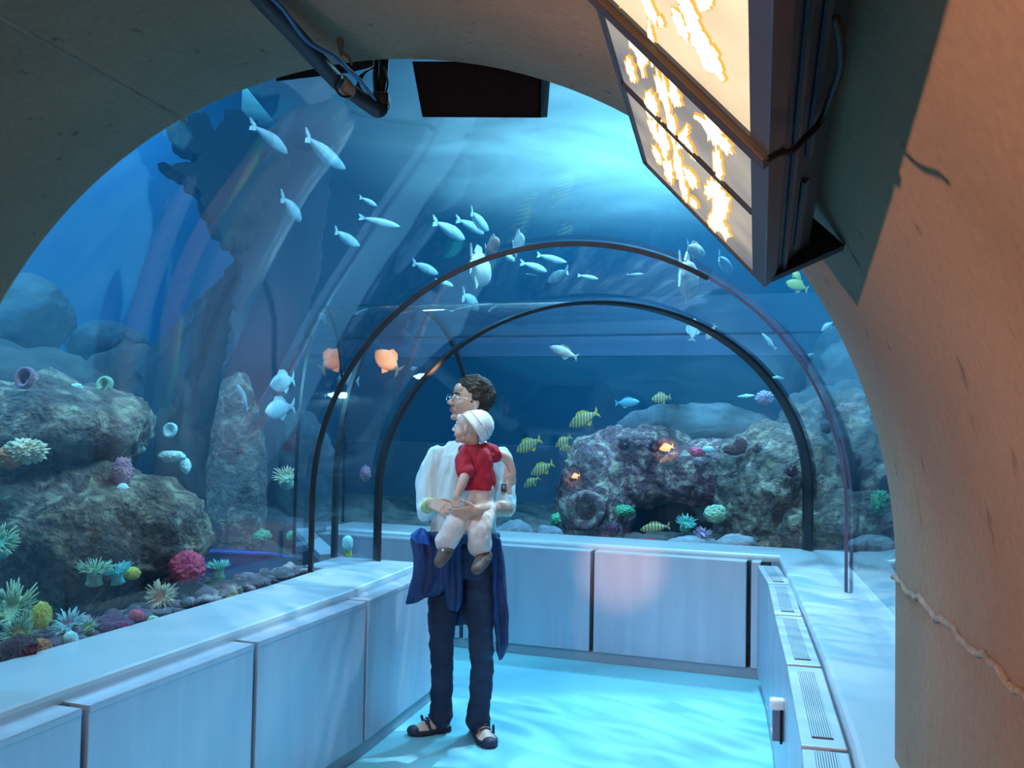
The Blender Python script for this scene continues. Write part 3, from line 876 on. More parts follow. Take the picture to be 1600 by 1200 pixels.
# ---------------------------------------------------------------- sessile animals
def anemone(c, r, m1, m2, n=46, tl=.9, tilt=(0, 0), name='anemone', seed=0, colh=.9, **kw):
    r_ = random.Random(seed)
    R = Matrix.Rotation(tilt[0], 3, 'X') @ Matrix.Rotation(tilt[1], 3, 'Y')
    bm = bmesh.new()
    rings = []
    for h, k in ((-colh, .62), (-colh * .7, .48), (-.25 * colh, .5), (0, .68), (.08, .60), (.05, .25)):
        rings.append([Vector(c) + R @ Vector((math.cos(a) * r * k, math.sin(a) * r * k, h * r)) for a in [2 * PI * i / 14 for i in range(14)]])
    loft(bm, rings); bmesh.ops.recalc_face_normals(bm, faces=bm.faces[:])
    o = obj(name, bm, m1, smooth=True, **kw)
    bm = bmesh.new()
    for i in range(n):
        a = r_.uniform(0, 2 * PI); k = r_.uniform(.3, .66)
        L = r * tl * r_.uniform(.55, 1.1)
        d = Vector((math.cos(a), math.sin(a), 0)); z = Vector((0, 0, 1))
        p0 = d * (k * r) + z * (.02 * r)
        lean = .35 + 1.1 * (k - .3) / .36
        p1 = p0 + (d * lean + z).normalized() * L * .5
        p2 = p1 + (d * (lean + r_.uniform(-.2, .9)) + z * r_.uniform(.2, .9)).normalized() * L * .55
        pts = [Vector(c) + R @ q for q in (p0, p1, p2)]
        tube(bm, pts, [r * .060, r * .050, r * .022], seg=5, capround=False)
    obj('tentacles', bm, m2, o, smooth=True)
    return o
def urchin(c, r, m, n=110, seed=0, spike=.55, **kw):
    r_ = random.Random(seed)
    bm = bmesh.new(); ellipsoid(bm, c, (r * .7, r * .7, r * .58))
    o = obj('sea_urchin', bm, m, smooth=True, **kw)
    bm = bmesh.new()
    for i in range(n):
        z = r_.uniform(-.3, 1); a = r_.uniform(0, 2 * PI); s = math.sqrt(1 - z * z)
        d = Vector((s * math.cos(a), s * math.sin(a), z))
        tube(bm, [Vector(c) + d * r * .5, Vector(c) + d * r * (.75 + spike * r_.uniform(.6, 1))], [r * .05, r * .012], seg=4, capround=False)
    obj('spines', bm, m, o)
    return o
def ball_coral(c, r, m, seed=0, name='coral', amp=.10, freq=5, **kw):
    bm = bmesh.new(); bmesh.ops.create_icosphere(bm, subdivisions=5, radius=1)
    for v in bm.verts:
        q = v.co.copy()
        k = abs(noise.noise(q * freq + Vector((seed, 0, 0)))) * 2
        q *= 1 + amp * (k - .5) + .10 * noise.noise(q * 1.3 + Vector((0, seed, 0)))
        v.co = Vector((q.x * r[0], q.y * r[1], q.z * r[2])) + Vector(c)
    return obj(name, bm, m, smooth=True, **kw)
def ring_sponge(c, r, thick, m, tilt=(PI / 2, 0), h=1.0, **kw):
    bm = bmesh.new()
    R = Matrix.Rotation(tilt[1], 3, 'Z') @ Matrix.Rotation(tilt[0], 3, 'X')
    rings = []
    prof = [(r - thick * .8, -h * r), (r, -h * r * .6), (r, 0), (r - thick * .15, thick * .5), (r - thick * .6, thick * .4), (r - thick, 0), (r - thick * 1.05, -h * r * .7), (.01 * r, -h * r * .8)]
    for rr, z in prof:
        rings.append([Vector(c) + R @ Vector((math.cos(a) * rr * (1 + .06 * math.sin(3 * a)), math.sin(a) * rr, z)) for a in [2 * PI * i / 24 for i in range(24)]])
    loft(bm, rings); bmesh.ops.recalc_face_normals(bm, faces=bm.faces[:])
    return obj('tube_sponge', bm, m, smooth=True, **kw)
def starfish(c, r, m, n=5, seed=0, tilt=PI / 2, yaw=0, **kw):
    r_ = random.Random(seed); bm = bmesh.new()
    ellipsoid(bm, c, (r * .28, r * .28, r * .28))
    for i in range(n):
        a = 2 * PI * i / n + r_.uniform(-.15, .15)
        d = Vector((math.cos(a), 0, math.sin(a))); d.rotate(Matrix.Rotation(yaw, 3, 'Z'))
        tube(bm, [Vector(c), Vector(c) + d * r * .55, Vector(c) + d * r + Vector((0, r * .12, 0))], [r * .24, r * .17, r * .06], seg=8)
    bmesh.ops.recalc_face_normals(bm, faces=bm.faces[:])
    return obj('starfish', bm, m, smooth=True, **kw)
def colm(name, a, b=None, **kw):
    return mat(name, a, b or tuple(x * .6 for x in a), rough=.8, scale=14, bump=.5, **kw)
C_WHITE = colm('cream white tissue', (.85, .85, .62), (.60, .66, .50)); C_GREEN = colm('pale green tissue', (.42, .72, .50), (.25, .50, .40))
C_TEAL = colm('teal tissue', (.18, .75, .72), (.12, .55, .55)); C_YEL = colm('yellow sponge', (.62, .68, .12), (.42, .45, .10))
C_PINK = colm('pink coral', (.85, .16, .26), (.60, .10, .22)); C_PURP = colm('dark purple coral', (.16, .05, .14), (.07, .03, .09))
C_ORG = colm('orange sponge', (.75, .32, .12), (.45, .20, .10)); C_MAR = colm('maroon coral', (.10, .02, .04), (.05, .015, .03)); C_MAUVE = colm('mauve tissue', (.46, .26, .34), (.26, .16, .26))
C_RED = colm('red coral', (.75, .03, .06)); C_GRN2 = colm('green coral', (.10, .60, .32), (.06, .36, .24)); C_LAV = colm('lavender tissue', (.45, .40, .62), (.26, .26, .44))
C_CY = colm('cyan white tissue', (.55, .95, .95), (.40, .78, .85))
def P(fn, u, v, off): return fn(u, v, off)
n_an = [ # u, v, off, r_px, column, tentacles, label, tilt
 (18, 955, .30, 48, C_GREEN, C_GREEN, 'big pale green anemone at the left edge, just above the ledge', (.9, 0), 120, .62),
 (-2, 848, .55, 34, C_TEAL, C_GREEN, 'teal anemone half cut off by the left edge', (.9, .4), 90, .6),
 (148, 893, .36, 26, C_GREEN, C_GREEN, 'pale green upright anemone, taller of the two side by side', (.2, .1), 90, .9),
 (182, 895, .33, 22, C_TEAL, C_TEAL, 'bright cyan upright anemone beside the yellow sponge', (.2, -.1), 90, .9),
 (252, 932, .22, 25, C_ORG, C_WHITE, 'white-fringed anemone with an orange centre', (1.1, 0), 110, .75),
 (340, 886, .30, 22, C_GRN2, C_TEAL, 'flat teal anemone right of the pink coral ball', (.15, 0), 80, .6),
 (333, 940, .10, 15, C_WHITE, C_CY, 'small white anemone near the ledge, left one of a pair', (.4, 0), 60, .8),
 (360, 930, .12, 17, C_YEL, C_WHITE, 'cream anemone near the ledge, right one of a pair', (.4, 0), 60, .8),
 (108, 975, .12, 26, C_MAUVE, C_CY, 'shaggy white anemone with a pinkish middle near the ledge', (.7, 0), 90, .8),
 (138, 980, .10, 16, C_YEL, C_GREEN, 'small yellow-green anemone beside the dark purple coral', (.6, 0), 60, .8),
 (30, 990, .16, 30, C_YEL, C_GREEN, 'yellow-green anemone at the lower left above the maroon coral', (.9, 0), 90, .7),
 (1072, 818, .45, 17, C_GRN2, C_TEAL, 'teal fuzzy anemone under the cave mouth', (.6, 0), 80, .7),
 (1098, 836, .35, 15, C_LAV, C_LAV, 'lavender spiky anemone beside the pale blue rocks', (.5, 0), 70, .8),
 (447, 745, 1.0, 22, C_GREEN, C_WHITE, 'cream bushy anemone left of the first black ring', (.7, 0), 70, .7),
]
for i, (u, v, off, rp_, m1, m2, lb_, tl_, n_, tlen) in enumerate(n_an):
    fn = bp if 800 < u else lp
    c = fn(u, v, off); r = rp_ * px(c)
    anemone(c, r * .85, m1, m2, n=n_, tl=tlen, tilt=(tl_[0], tl_[1]), seed=i, label=lb_, cat='anemone')
balls = [
 (293, 886, .30, (28, 25), C_PINK, 'bright pink coral ball', 'coral', .16, 4),
 (293, 905, .36, (27, 20), C_PURP, 'dark purple coral base under the pink ball', 'coral', .12, 4),
 (206, 896, .32, (13, 10), C_YEL, 'yellow sponge beside the cyan anemone', 'sponge', .1, 3),
 (65, 962, .14, (14, 22), C_YEL, 'yellow sponge right of the big green anemone', 'sponge', .1, 3),
 (175, 984, .08, (34, 22), C_PURP, 'dark purple coral mound near the left ledge', 'coral', .14, 5),
 (213, 962, .10, (11, 10), C_PINK, 'small pink coral knob near the left ledge', 'coral', .2, 6),
 (30, 1018, .06, (26, 24), C_MAR, 'dark maroon coral mound at the lower left', 'coral', .2, 4),
 (66, 1016, .05, (13, 17), C_ORG, 'small orange sponge beside the maroon mound', 'sponge', .25, 5),
 (110, 1000, .04, (12, 14), C_CY, 'small pale blue sponge standing at the ledge', 'sponge', .1, 3),
 (240, 970, .04, (10, 8), C_GREEN, 'tiny pale green sponge at the foot of the left glass', 'sponge', .1, 3),
 (40, 705, .80, (30, 18), C_WHITE, 'cream white ruffled sponge on the left boulder', 'sponge', .35, 5),
 (12, 715, .86, (24, 16), C_ORG, 'rusty orange patch beside the cream ruffled sponge', 'sponge', .2, 4),
 (112, 688, .95, (13, 15), C_MAUVE, 'round mauve sponge on a stalk between the boulders', 'sponge', .06, 3),
 (192, 738, .60, (15, 22), C_MAUVE, 'upright pinkish sponge on top of the crusted boulder', 'sponge', .2, 4),
 (192, 765, .56, (9, 10), C_CY, 'pale cyan knob below the pinkish sponge', 'sponge', .1, 3),
 (268, 713, .80, (22, 9), C_CY, 'flat bright cyan sponge under the pale ring', 'sponge', .1, 3),
 (290, 728, .80, (8, 12), C_CY, 'small drooping tip of cyan sponge', 'sponge', .1, 3),
 (215, 702, .85, (12, 7), C_GREEN, 'small round green sponge left of the cyan one', 'sponge', .1, 3),
 (120, 605, 1.0, (9, 6), C_CY, 'small white sponge on top of the brown boulder', 'sponge', .2, 3),
 (115, 641, .8, (6, 6), C_GREEN, 'tiny pale knob on the face of the brown boulder', 'sponge', .1, 3),
 (275, 552, 2.0, (9, 7), C_GRN2, 'small green sponge high on the dark rock', 'sponge', .2, 3),
 (410, 838, 1.2, (14, 10), C_GRN2, 'green sponge left of the dark blue hollow', 'sponge', .2, 3),
 (455, 838, 1.1, (7, 8), C_GRN2, 'smaller green sponge right of the other green one', 'sponge', .2, 3),
 (508, 885, .25, (14, 9), C_PINK, 'pink coral beside the foot of the first ring', 'coral', .2, 4),
 (530, 880, .25, (8, 12), C_PINK, 'little pink coral knob between the two rings', 'coral', .2, 4),
 (571, 740, .5, (8, 12), C_MAUVE, 'mauve sponge between the rings on the left', 'sponge', .2, 4),
 (976, 798, .75, (15, 9), C_GRN2, 'vivid green coral right of the round hole', 'coral', .2, 4),
 (868, 812, .75, (8, 10), C_GRN2, 'green coral left of the reef tower', 'coral', .2, 4),
 (958, 826, .68, (9, 11), C_PURP, 'dark purple sponge at the foot of the reef tower', 'sponge', .1, 3),
 (1015, 849, .30, (13, 7), C_RED, 'vivid red coral at the foot of the far glass', 'coral', .25, 5),
 (1118, 803, .60, (18, 14), C_GREEN, 'pale yellow-green shell-like coral in the cave mouth', 'coral', .12, 3),
 (1090, 706, .85, (12, 8), C_PINK, 'pink coral on the ledge', 'coral', .2, 5),
 (1106, 702, .85, (9, 5), C_CY, 'small white sponge beside the pink coral on the ledge', 'sponge', .2, 4),
 (1157, 696, .75, (10, 12), C_MAR, 'maroon coral lump on the mottled rock, upper one', 'coral', .2, 4),
 (1146, 703, .75, (16, 8), C_MAR, 'wide maroon coral below the upper lump', 'coral', .2, 4),
 (1195, 622, 1.7, (14, 11), C_LAV, 'pale lavender rosette left of the ring on the right', 'coral', .2, 5),
 (1323, 640, 1.4, (16, 10), C_MAUVE, 'brownish coral hump near the concrete on the right', 'coral', .2, 4),
 (1376, 785, .6, (14, 18), C_GRN2, 'green coral at the far right beside the concrete', 'coral', .3, 4),
]
for i, (u, v, off, (a, b), m, lb_, nm, amp, fq) in enumerate(balls):
    fn = bp if 800 < u else lp
    c = fn(u, v, off); s = px(c)
    ball_coral(c, (a * s, (a + b) / 2 * s, b * s), m, seed=i, name=nm, amp=amp, freq=fq, label=lb_, cat=nm)
for i, (u, v, off, rp_, th, m, lb_) in enumerate([(265, 672, .9, 12, .34, C_CY, 'pale glowing ring-shaped sponge standing off the boulder'), (163, 601, 1.0, 14, .5, C_GREEN, 'yellow-green ring sponge on top of the brown boulder'),
                                         (38, 590, 1.0, 18, .4, C_MAUVE, 'pinkish ring sponge at the left on top of the brown boulder'), (172, 696, .8, 11, .5, C_YEL, 'yellow ring sponge between the two boulders')]):
    c = lp(u, v, off); s = px(c)
    ring_sponge(c, rp_ * s, rp_ * s * th, m, tilt=(PI / 2 - .2, -.35), h=.5, label=lb_, cat='sponge')
M_URCH = mat('dark urchin', (.045, .012, .035), (.03, .01, .03), rough=.6)
for i, (u, v, off, rp_, lb_) in enumerate([(975, 697, .92, 14, 'dark sea urchin in the left hollow of the ledge'), (1022, 700, .92, 15, 'dark sea urchin beside the orange glow on the ledge'),
                                       (1182, 703, .60, 11, 'small dark sea urchin high on the mottled rock'), (1237, 738, .60, 16, 'dark sea urchin on the rock beside the second ring'),
                                       (1292, 672, 1.2, 12, 'dark sea urchin right of the clear seam')]):
    c = bp(u, v, off); urchin(c, rp_ * px(c) * .8, M_URCH, seed=i, label=lb_, cat='sea urchin')
for i, (u, v, off, rp_, n_, lb_) in enumerate([(1166, 619, 1.7, 13, 2, 'white finger of coral left of the lavender rosette'), (1214, 590, 1.8, 11, 2, 'white starfish arm beside the second ring')]):
    c = bp(u, v, off); starfish(c, rp_ * px(c), C_CY, n=n_, seed=i, label=lb_, cat='starfish')

# blue trough on the bed behind the left glass and a yellow stub standing beside it
bm = bmesh.new()
tp = [lp(318, 862, .8), lp(420, 866, .8), lp(530, 884, .75), lp(600, 888, .75)]
loft(bm, [[p + Vector((0, 0, .0)), p + GLn * .22 + Vector((0, 0, .02)), p + GLn * .22 + Vector((0, 0, -.25)), p + Vector((0, 0, -.25))] for p in tp])
bmesh.ops.recalc_face_normals(bm, faces=bm.faces[:])
obj('block', bm, mat('navy blue surface', (.004, .03, .16), (.003, .02, .12), rough=.5), label='dark navy blue trough with a brighter rim on the tank bed behind the left glass', cat='block')  # solid navy strip along the bed; the rim tube follows its front edge
bm = bmesh.new(); tube(bm, tp, .014, seg=8)
obj('rim', bm, mat('bright blue rim', (.01, .10, .55), (.01, .07, .4), rough=.4), bpy.data.objects['block'], smooth=True)
c0, c1 = lp(543, 850, .25), lp(545, 880, .25)
bm = bmesh.new(); tube(bm, [c0, c1], .022, seg=14)
o = obj('marker_post', bm, C_YEL, smooth=True, label='short yellow post with a white cap between the two left ring feet', cat='post')
bm = bmesh.new(); tube(bm, [c0 + Vector((0, 0, .02)), c0 + Vector((0, 0, -.01))], .034, seg=14); obj('cap', bm, C_CY, o, smooth=True, label='white cap')

# ---------------------------------------------------------------- far tank structure: water-line beams
def beam(name, v0, v1, off, thick, m, kw_off=0):
    c = [bp(u, v, off) for u in (640, 1260) for v in (v0, v1)]
    zt = (c[0].z + c[2].z) / 2; zb = (c[1].z + c[3].z) / 2
    a = G2[1] + BKn * off + BD * 8; b = G2[1] + BKn * off - BD * 4
    bm = bmesh.new()
    loft(bm, [[p + Vector((0, 0, zb)), p + BKn * thick + Vector((0, 0, zb)), p + BKn * thick + Vector((0, 0, zt)), p + Vector((0, 0, zt))] for p in (a, b)])
    bmesh.ops.recalc_face_normals(bm, faces=bm.faces[:])
    return obj(name, bm, m, kind='structure')
beam('trim_10', 466, 522, 3.3, .3, M_DARK)
beam('trim_11', 526, 556, 3.2, .15, mat('slate beam', (.04, .07, .14), (.05, .08, .16), rough=.8))
beam('trim_13', 700, 790, 3.6, .2, M_DARK)
# ---------------------------------------------------------------- fish
def fish(u0, v0, u1, v1, fn, off, m, hk=.26, wk=.12, name='fish', fins=True, seed=0, mfin=None, yawout=0.0, **kw):
    """head at u0,v0, tail at u1,v1; hk/wk: body height and width relative to length"""
    H = fn(u0, v0, off); T = fn(u1, v1, off + yawout)
    L = (H - T).length; x = (H - T) / L
    y = Vector((0, 0, 1)).cross(x)
    if y.length < .1: y = Vector((0, 1, 0))
    y.normalize(); z = x.cross(y).normalized()
    if abs(z.z) < .5 and z.z < 0: pass
    c = (H + T) / 2
    prof = [(.5, .02), (.46, .22), (.38, .55), (.25, .85), (.08, 1.0), (-.1, .85), (-.25, .55), (-.36, .28), (-.42, .2)]
    bend = .05 * math.sin(seed * 2.3)
    def pt(a, b, h): return c + x * (a * L) + y * (b * L + bend * L * (a * 2) ** 2 * .5) + z * (h * L)
    bm = bmesh.new()
    loft(bm, [[pt(a, math.cos(t) * wk / 2 * k, math.sin(t) * hk / 2 * k) for t in [2 * PI * i / 12 for i in range(12)]] for a, k in prof])
    bmesh.ops.recalc_face_normals(bm, faces=bm.faces[:])
    o = obj(name, bm, m, smooth=True, **kw)
    def fin(nm, outline):
        b = bmesh.new()
        loft(b, [[pt(a, s * .006, h) for a, h in outline] for s in (-1, 1)])
        bmesh.ops.recalc_face_normals(b, faces=b.faces[:])
        bmesh.ops.triangulate(b, faces=[f for f in b.faces if len(f.verts) > 4])
        obj(nm, b, mfin or m, o)
    fin('tail_fin', [(-.40, .03), (-.52, hk * .42), (-.50, .1 * hk), (-.46, 0), (-.50, -.1 * hk), (-.52, -hk * .42), (-.40, -.03)])
    if fins:
        fin('dorsal_fin', [(.2, hk * .40), (.1, hk * .66), (-.1, hk * .62), (-.25, hk * .34), (-.1, hk * .3)])
        fin('anal_fin', [(0, -hk * .44), (-.12, -hk * .66), (-.25, -hk * .34)])
    return o
F_SIL = mat('silver fish', (.62, .82, .85), (.36, .62, .70), rough=.35, scale=12); F_PALE = mat('cream fish', (.85, .80, .70), (.6, .6, .6), rough=.4, scale=12)
F_BLUE = mat('blue fish', (.12, .45, .60), (.08, .35, .5), rough=.4); F_BRN = mat('brown fish', (.35, .26, .24), (.7, .66, .62), rough=.45, scale=9); F_YFIN = mat('yellow fin', (.65, .62, .10), (.5, .5, .1), rough=.5)
def striped():
    m = mat('yellow striped fish', (.50, .55, .25), (.45, .5, .2), rough=.45)
    nt = m.node_tree; b = nt.nodes['Principled BSDF']
    tc = _n(nt, 'ShaderNodeTexCoord'); w_ = _n(nt, 'ShaderNodeTexWave'); w_.bands_direction = 'X'; w_.inputs['Scale'].default_value = 14; w_.inputs['Distortion'].default_value = 1
    r_ = _n(nt, 'ShaderNodeValToRGB'); e = r_.color_ramp.elements
    e[0].position = .35; e[0].color = (.16, .22, .20, 1); e[1].position = .6; e[1].color = (.60, .62, .22, 1)
    nt.links.new(tc.outputs['Object'], w_.inputs['Vector']); nt.links.new(w_.outputs['Color'], r_.inputs['Fac']); nt.links.new(r_.outputs['Color'], b.inputs['Base Color'])
    return m
F_YEL = striped()
FD = 1.6
def roofp(u, v, h):         # a fish above the tunnel: on a horizontal plane at height h
    return atz(u, v, h)
silver = [(470, 345, 440, 307, 3.1, 'slim pale fish pointing down-right beside the rock overhang'), (452, 240, 395, 194, 3.3, 'faint slim fish just under the upper left arch edge'),
 (536, 264, 474, 212, 3.2, 'long thin bluish fish right of the faint one under the arch'), (590, 322, 563, 308, 3.0, 'short bright blue fish, topmost beside the pale streak of glass'),
 (626, 354, 562, 339, 2.95, 'slim cyan fish below the short bright blue one'), (560, 384, 521, 360, 2.9, 'small greenish fish lowest of the three in front of the tunnel glass'),
 (414, 438, 476, 441, 2.9, 'pale fish swimming left, alone above the small heart-shaped fish'), (444, 452, 428, 450, 2.8, 'small heart-shaped pale fish under the left-facing one'),
 (684, 428, 644, 410, 2.8, 'bright cream fish just left of the first ring'), (710, 447, 682, 438, 2.75, 'pale blue fish just under the first ring'),
 (761, 360, 733, 330, 3.0, 'bright silver fish, the highest of the school above the first ring'), (727, 374, 678, 345, 2.95, 'faint long fish left of the highest silver one'),
 (758, 365, 715, 342, 3.1, 'dim fish overlapping the highest silver one'), (884, 410, 838, 398, 2.8, 'thin silver fish right of centre inside the first ring'),
 (856, 424, 815, 410, 2.75, 'thin silver fish below and left of another inside the first ring'), (856, 440, 887, 422, 2.7, 'thin cyan fish tilted up to the right'),
 (840, 430, 822, 428, 2.7, 'tiny bright blue fish below the thin silver pair'), (936, 436, 904, 430, 2.7, 'thin silver fish left of the striped light shafts'),
 (1006, 428, 980, 429, 2.75, 'small silver fish crossing the striped light shafts'), (745, 484, 722, 460, 2.7, 'faint fish hanging head down between the two rings'),
 (806, 408, 786, 396, 2.85, 'small cyan fish just below the first ring, right of the cream one'), (1142, 424, 1120, 400, 2.9, 'faint small fish beside the display box, outside the ring')]
for i, (u0, v0, u1, v1, h, lb_) in enumerate(silver):
    fish(u0, v0, u1, v1, lambda u, v, hh: roofp(u, v, hh), h, F_SIL, hk=.14, wk=.10, fins=False, seed=i, name='silver_fish', label=lb_, cat='fish', group='slim silver fish above the tunnel')
for i, (u0, v0, u1, v1, h, m, hk, lb_) in enumerate([(762, 432, 732, 404, 2.75, F_PALE, .30, 'cream fish with forked tail crossing the first ring'), (780, 378, 758, 392, 2.72, F_BRN, .34, 'dark fish lying along the first ring'),
     (1082, 450, 1066, 420, 2.75, F_PALE, .3, 'white fish right of centre under the first ring, head down'), (1100, 398, 1072, 384, 2.95, F_BRN, .26, 'mottled fish just outside the first ring at the right'),
     (818, 374, 800, 388, 2.8, F_SIL, .4, 'curled pale fish on top of the first ring')]):
    fish(u0, v0, u1, v1, lambda u, v, hh: roofp(u, v, hh), h, m, hk=hk, wk=.16, seed=i + 40, name='fish', label=lb_, cat='fish')
side = [(858, 542, 902, 558, bp, 1.4, F_BRN, .34, 'brown and white fish alone under the dark beam'), (1085, 497, 1081, 532, bp, 1.3, F_SIL, .5, 'pale blue fish with spread tail beside the second ring'),
 (1104, 532, 1118, 508, bp, 1.5, F_BRN, .5, 'reddish fish right of the pale blue one at the second ring'), (1190, 520, 1212, 545, bp, 1.2, F_SIL, .2, 'small pale fish between the two rings on the right'),
 (1283, 518, 1303, 502, bp, 2.0, F_SIL, .4, 'dim round fish by the rock peak at the right'), (1000, 628, 962, 630, bp, 1.5, F_BLUE, .36, 'blue fish skimming the left end of the smooth slab'),
 (1018, 624, 1048, 620, bp, 1.5, F_YEL, .5, 'yellow-green fish above the smooth slab'), (1000, 828, 1046, 822, bp, .5, F_YEL, .34, 'striped fish resting on the bed in the cave mouth'),
 (1228, 440, 1262, 452, bp, 2.2, F_YFIN, .5, 'yellow fish just below the lower end of the display box'), (1252, 436, 1236, 424, bp, 2.2, F_YFIN, .5, 'smaller yellow fish touching the concrete edge'),
 (640, 578, 652, 574, bp, 1.8, F_BRN, .4, 'tiny orange fish between the rings on the left')]
for i, (u0, v0, u1, v1, fn, off, m, hk, lb_) in enumerate(side):
    fish(u0, v0, u1, v1, fn, off, m, hk=hk, wk=.15, seed=i + 60, label=lb_, cat='fish')
for i, (u0, v0, u1, v1, off, lb_) in enumerate([(806, 706, 845, 686, .55, 'yellow striped fish nearest the man\'s shoulder'), (889, 666, 934, 644, .6, 'yellow striped fish, the highest of the group'),
     (829, 742, 864, 724, .65, 'yellow striped fish below the one nearest the man'), (868, 698, 892, 682, .9, 'dim yellow striped fish in the middle of the group'),
     (818, 762, 842, 746, .9, 'faint yellow striped fish, lowest of the group'), (874, 702, 894, 698, .7, 'small yellow-green fish touching the reef tower')]):
    fish(u0, v0, u1, v1, bp, off, F_YEL, hk=.42, wk=.16, seed=i + 80, name='striped_fish', mfin=F_YFIN, label=lb_, cat='fish', group='yellow striped fish')
for i, (u0, v0, u1, v1, off, m, hk, lb_) in enumerate([(422, 602, 460, 592, 1.2, F_SIL, .42, 'pale rounded fish left of the first ring, upper of two'), (412, 644, 458, 634, 1.2, F_SIL, .36, 'hazy pale fish left of the first ring, lower of two'),
     (372, 600, 388, 640, 1.0, F_SIL, .24, 'thin pale fish standing upright by the brown rock column'), (530, 590, 560, 596, .9, F_SIL, .3, 'faint fish crossing the first ring on the left')]):
    fish(u0, v0, u1, v1, lp, off, m, hk=hk, wk=.15, seed=i + 90, label=lb_, cat='fish')

F_REFL = mat('orange reflection', (1.0, .55, .30), (.95, .40, .16), rough=.5, scale=10)  # fish shapes added in place of orange lamp reflections in the glass
ORG = [(1030, 702, 1052, 697, lambda u, v, o: bp(u, v, o), .42, 'small fish shape standing in for an orange lamp reflection in front of the crusted ledge'), (892, 746, 906, 742, lambda u, v, o: bp(u, v, o), .42, 'tiny fish shape standing in for an orange lamp reflection at the left edge of the reef tower'),
       (586, 548, 624, 580, lambda u, v, o: at(u, v, 8.2 + o), 0.0, 'fish shape standing in for an orange lamp reflection, the biggest of three, between the rings on the left')]
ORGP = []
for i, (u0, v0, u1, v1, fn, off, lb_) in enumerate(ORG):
    fish(u0, v0, u1, v1, fn, off, F_REFL, hk=.62 if i == 2 else .5, wk=.2, seed=i + 110, name='reflection_standin', label=lb_, cat='fish')
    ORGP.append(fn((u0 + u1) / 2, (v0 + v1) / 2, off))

tow = bpy.data.objects['reef_rock']
c = bp(915, 797, .64); s_ = px(c)
o = ring_sponge(c, 31 * s_, 31 * s_ * .46, M_ROCKP, tilt=(PI / 2 - .05, -.12), h=2.6)
o.name = 'tube_opening'; o.parent = tow; o['label'] = 'round dark opening with a thick pale rim'
# loose rubble along the feet of the glass: too many and too small to count
def rubble(name, A, B, n, cnt, z, seed, **kw):
    r_ = random.Random(seed); bm = bmesh.new()
    for i in range(cnt):
        t = r_.random(); w_ = r_.uniform(.05, .34)
        c = A.lerp(B, t) + n * w_; r = r_.uniform(.012, .038)
        q = bmesh.ops.create_icosphere(bm, subdivisions=2, radius=1)
        sx, sy, sz = r * r_.uniform(.8, 1.4), r * r_.uniform(.8, 1.4), r * r_.uniform(.5, 1)
        zz = z - .10 * (w_ - .05) + r_.uniform(-.01, .02)
        for v in q['verts']:
            k = 1 + .35 * noise.noise(v.co * 1.7 + Vector((i, 0, 0)))
            v.co = Vector((v.co.x * sx * k, v.co.y * sy * k, v.co.z * sz * k)) + c + Vector((0, 0, zz))
    o = obj(name, bm, M_RUB, smooth=True, **kw); return o
M_RUB = mat('shell rubble', (.07, .08, .10), (.34, .34, .38), (.16, .12, .18), scale=7, rough=.9, bump=.6, lo=.35, hi=.65)
rubble('rubble', G0[0] + GLd * .3, G1[0] + GLd * .35, GLn, 240, .735, 4, label='loose dark pebbles and shell bits strewn along the foot of the left glass', cat='rubble', kind='stuff')
rubble('rubble', G2[1] + BD * .1, G2[1] + BD * 3.3, BKn, 150, .70, 9, label='loose pebbles and shell bits along the foot of the far glass', cat='rubble', kind='stuff')
# ---------------------------------------------------------------- people
M_SKIN = mat('skin', (.62, .40, .31), (.55, .33, .26), rough=.5, scale=9, sss=.08)
M_SKINT = mat('toddler skin', (.70, .47, .38), (.64, .40, .33), rough=.5, scale=9, sss=.08)
M_LIP = mat('lips', (.42, .17, .15), (.36, .14, .13), rough=.5)
M_HAIR = mat('dark brown hair', (.018, .013, .011), (.06, .045, .04), rough=.6, spec=.25, scale=30, stretch=(1, 1, 4), bump=.6, bscale=60)
M_SHIRT = mat('white cotton shirt', (.70, .82, .86), (.62, .75, .80), rough=.85, scale=4, bump=.4, bscale=14, stretch=(1, 1, .35))
M_JEAN = mat('dark blue denim', (.010, .022, .060), (.022, .050, .11), (.014, .030, .075), scale=5, rough=.85, bump=.25, bscale=200)
M_JACK = mat('navy jacket', (.008, .022, .10), (.012, .035, .15), rough=.55, scale=6, bump=.3, bscale=12)
M_JLIN = mat('bright blue lining', (.01, .10, .48), (.01, .08, .4), rough=.5)
M_RED = mat('red cotton', (.50, .010, .035), (.40, .008, .03), rough=.8, scale=5, bump=.25, bscale=20)
M_KHAKI = mat('off-white cotton shorts', (.74, .66, .64), (.66, .58, .57), rough=.85, scale=6, bump=.3, bscale=25)
M_HAT = mat('white cotton hat', (.86, .90, .92), (.80, .84, .88), rough=.85, scale=8)
M_SOLE = mat('dark rubber sole', (.012, .014, .03), (.02, .022, .04), rough=.6)
M_UPP = mat('beige sneaker leather', (.62, .50, .44), (.52, .42, .38), rough=.6, scale=14)
M_NAVY = mat('navy sneaker panel', (.015, .02, .06), (.02, .03, .08), rough=.6)
M_BOOT = mat('brown toddler shoe', (.10, .075, .065), (.14, .10, .09), rough=.65, scale=10)
def J(u, v, Y): return at(u, v, Y)
def chain(bm, pts, rad, seg=14, n=5):
    P_ = [Vector(p) for p in pts]
    if len(P_) > 2:
        Q = spline(P_, n); m = len(P_) - 1
        R_ = []
        for i in range(len(Q)):
            t = i / n; k = min(int(t), m - 1); f_ = t - k
            R_.append(rad[k] * (1 - f_) + rad[k + 1] * f_)
    else:
        Q, R_ = P_, list(rad)
    tube(bm, Q, R_, seg=seg)
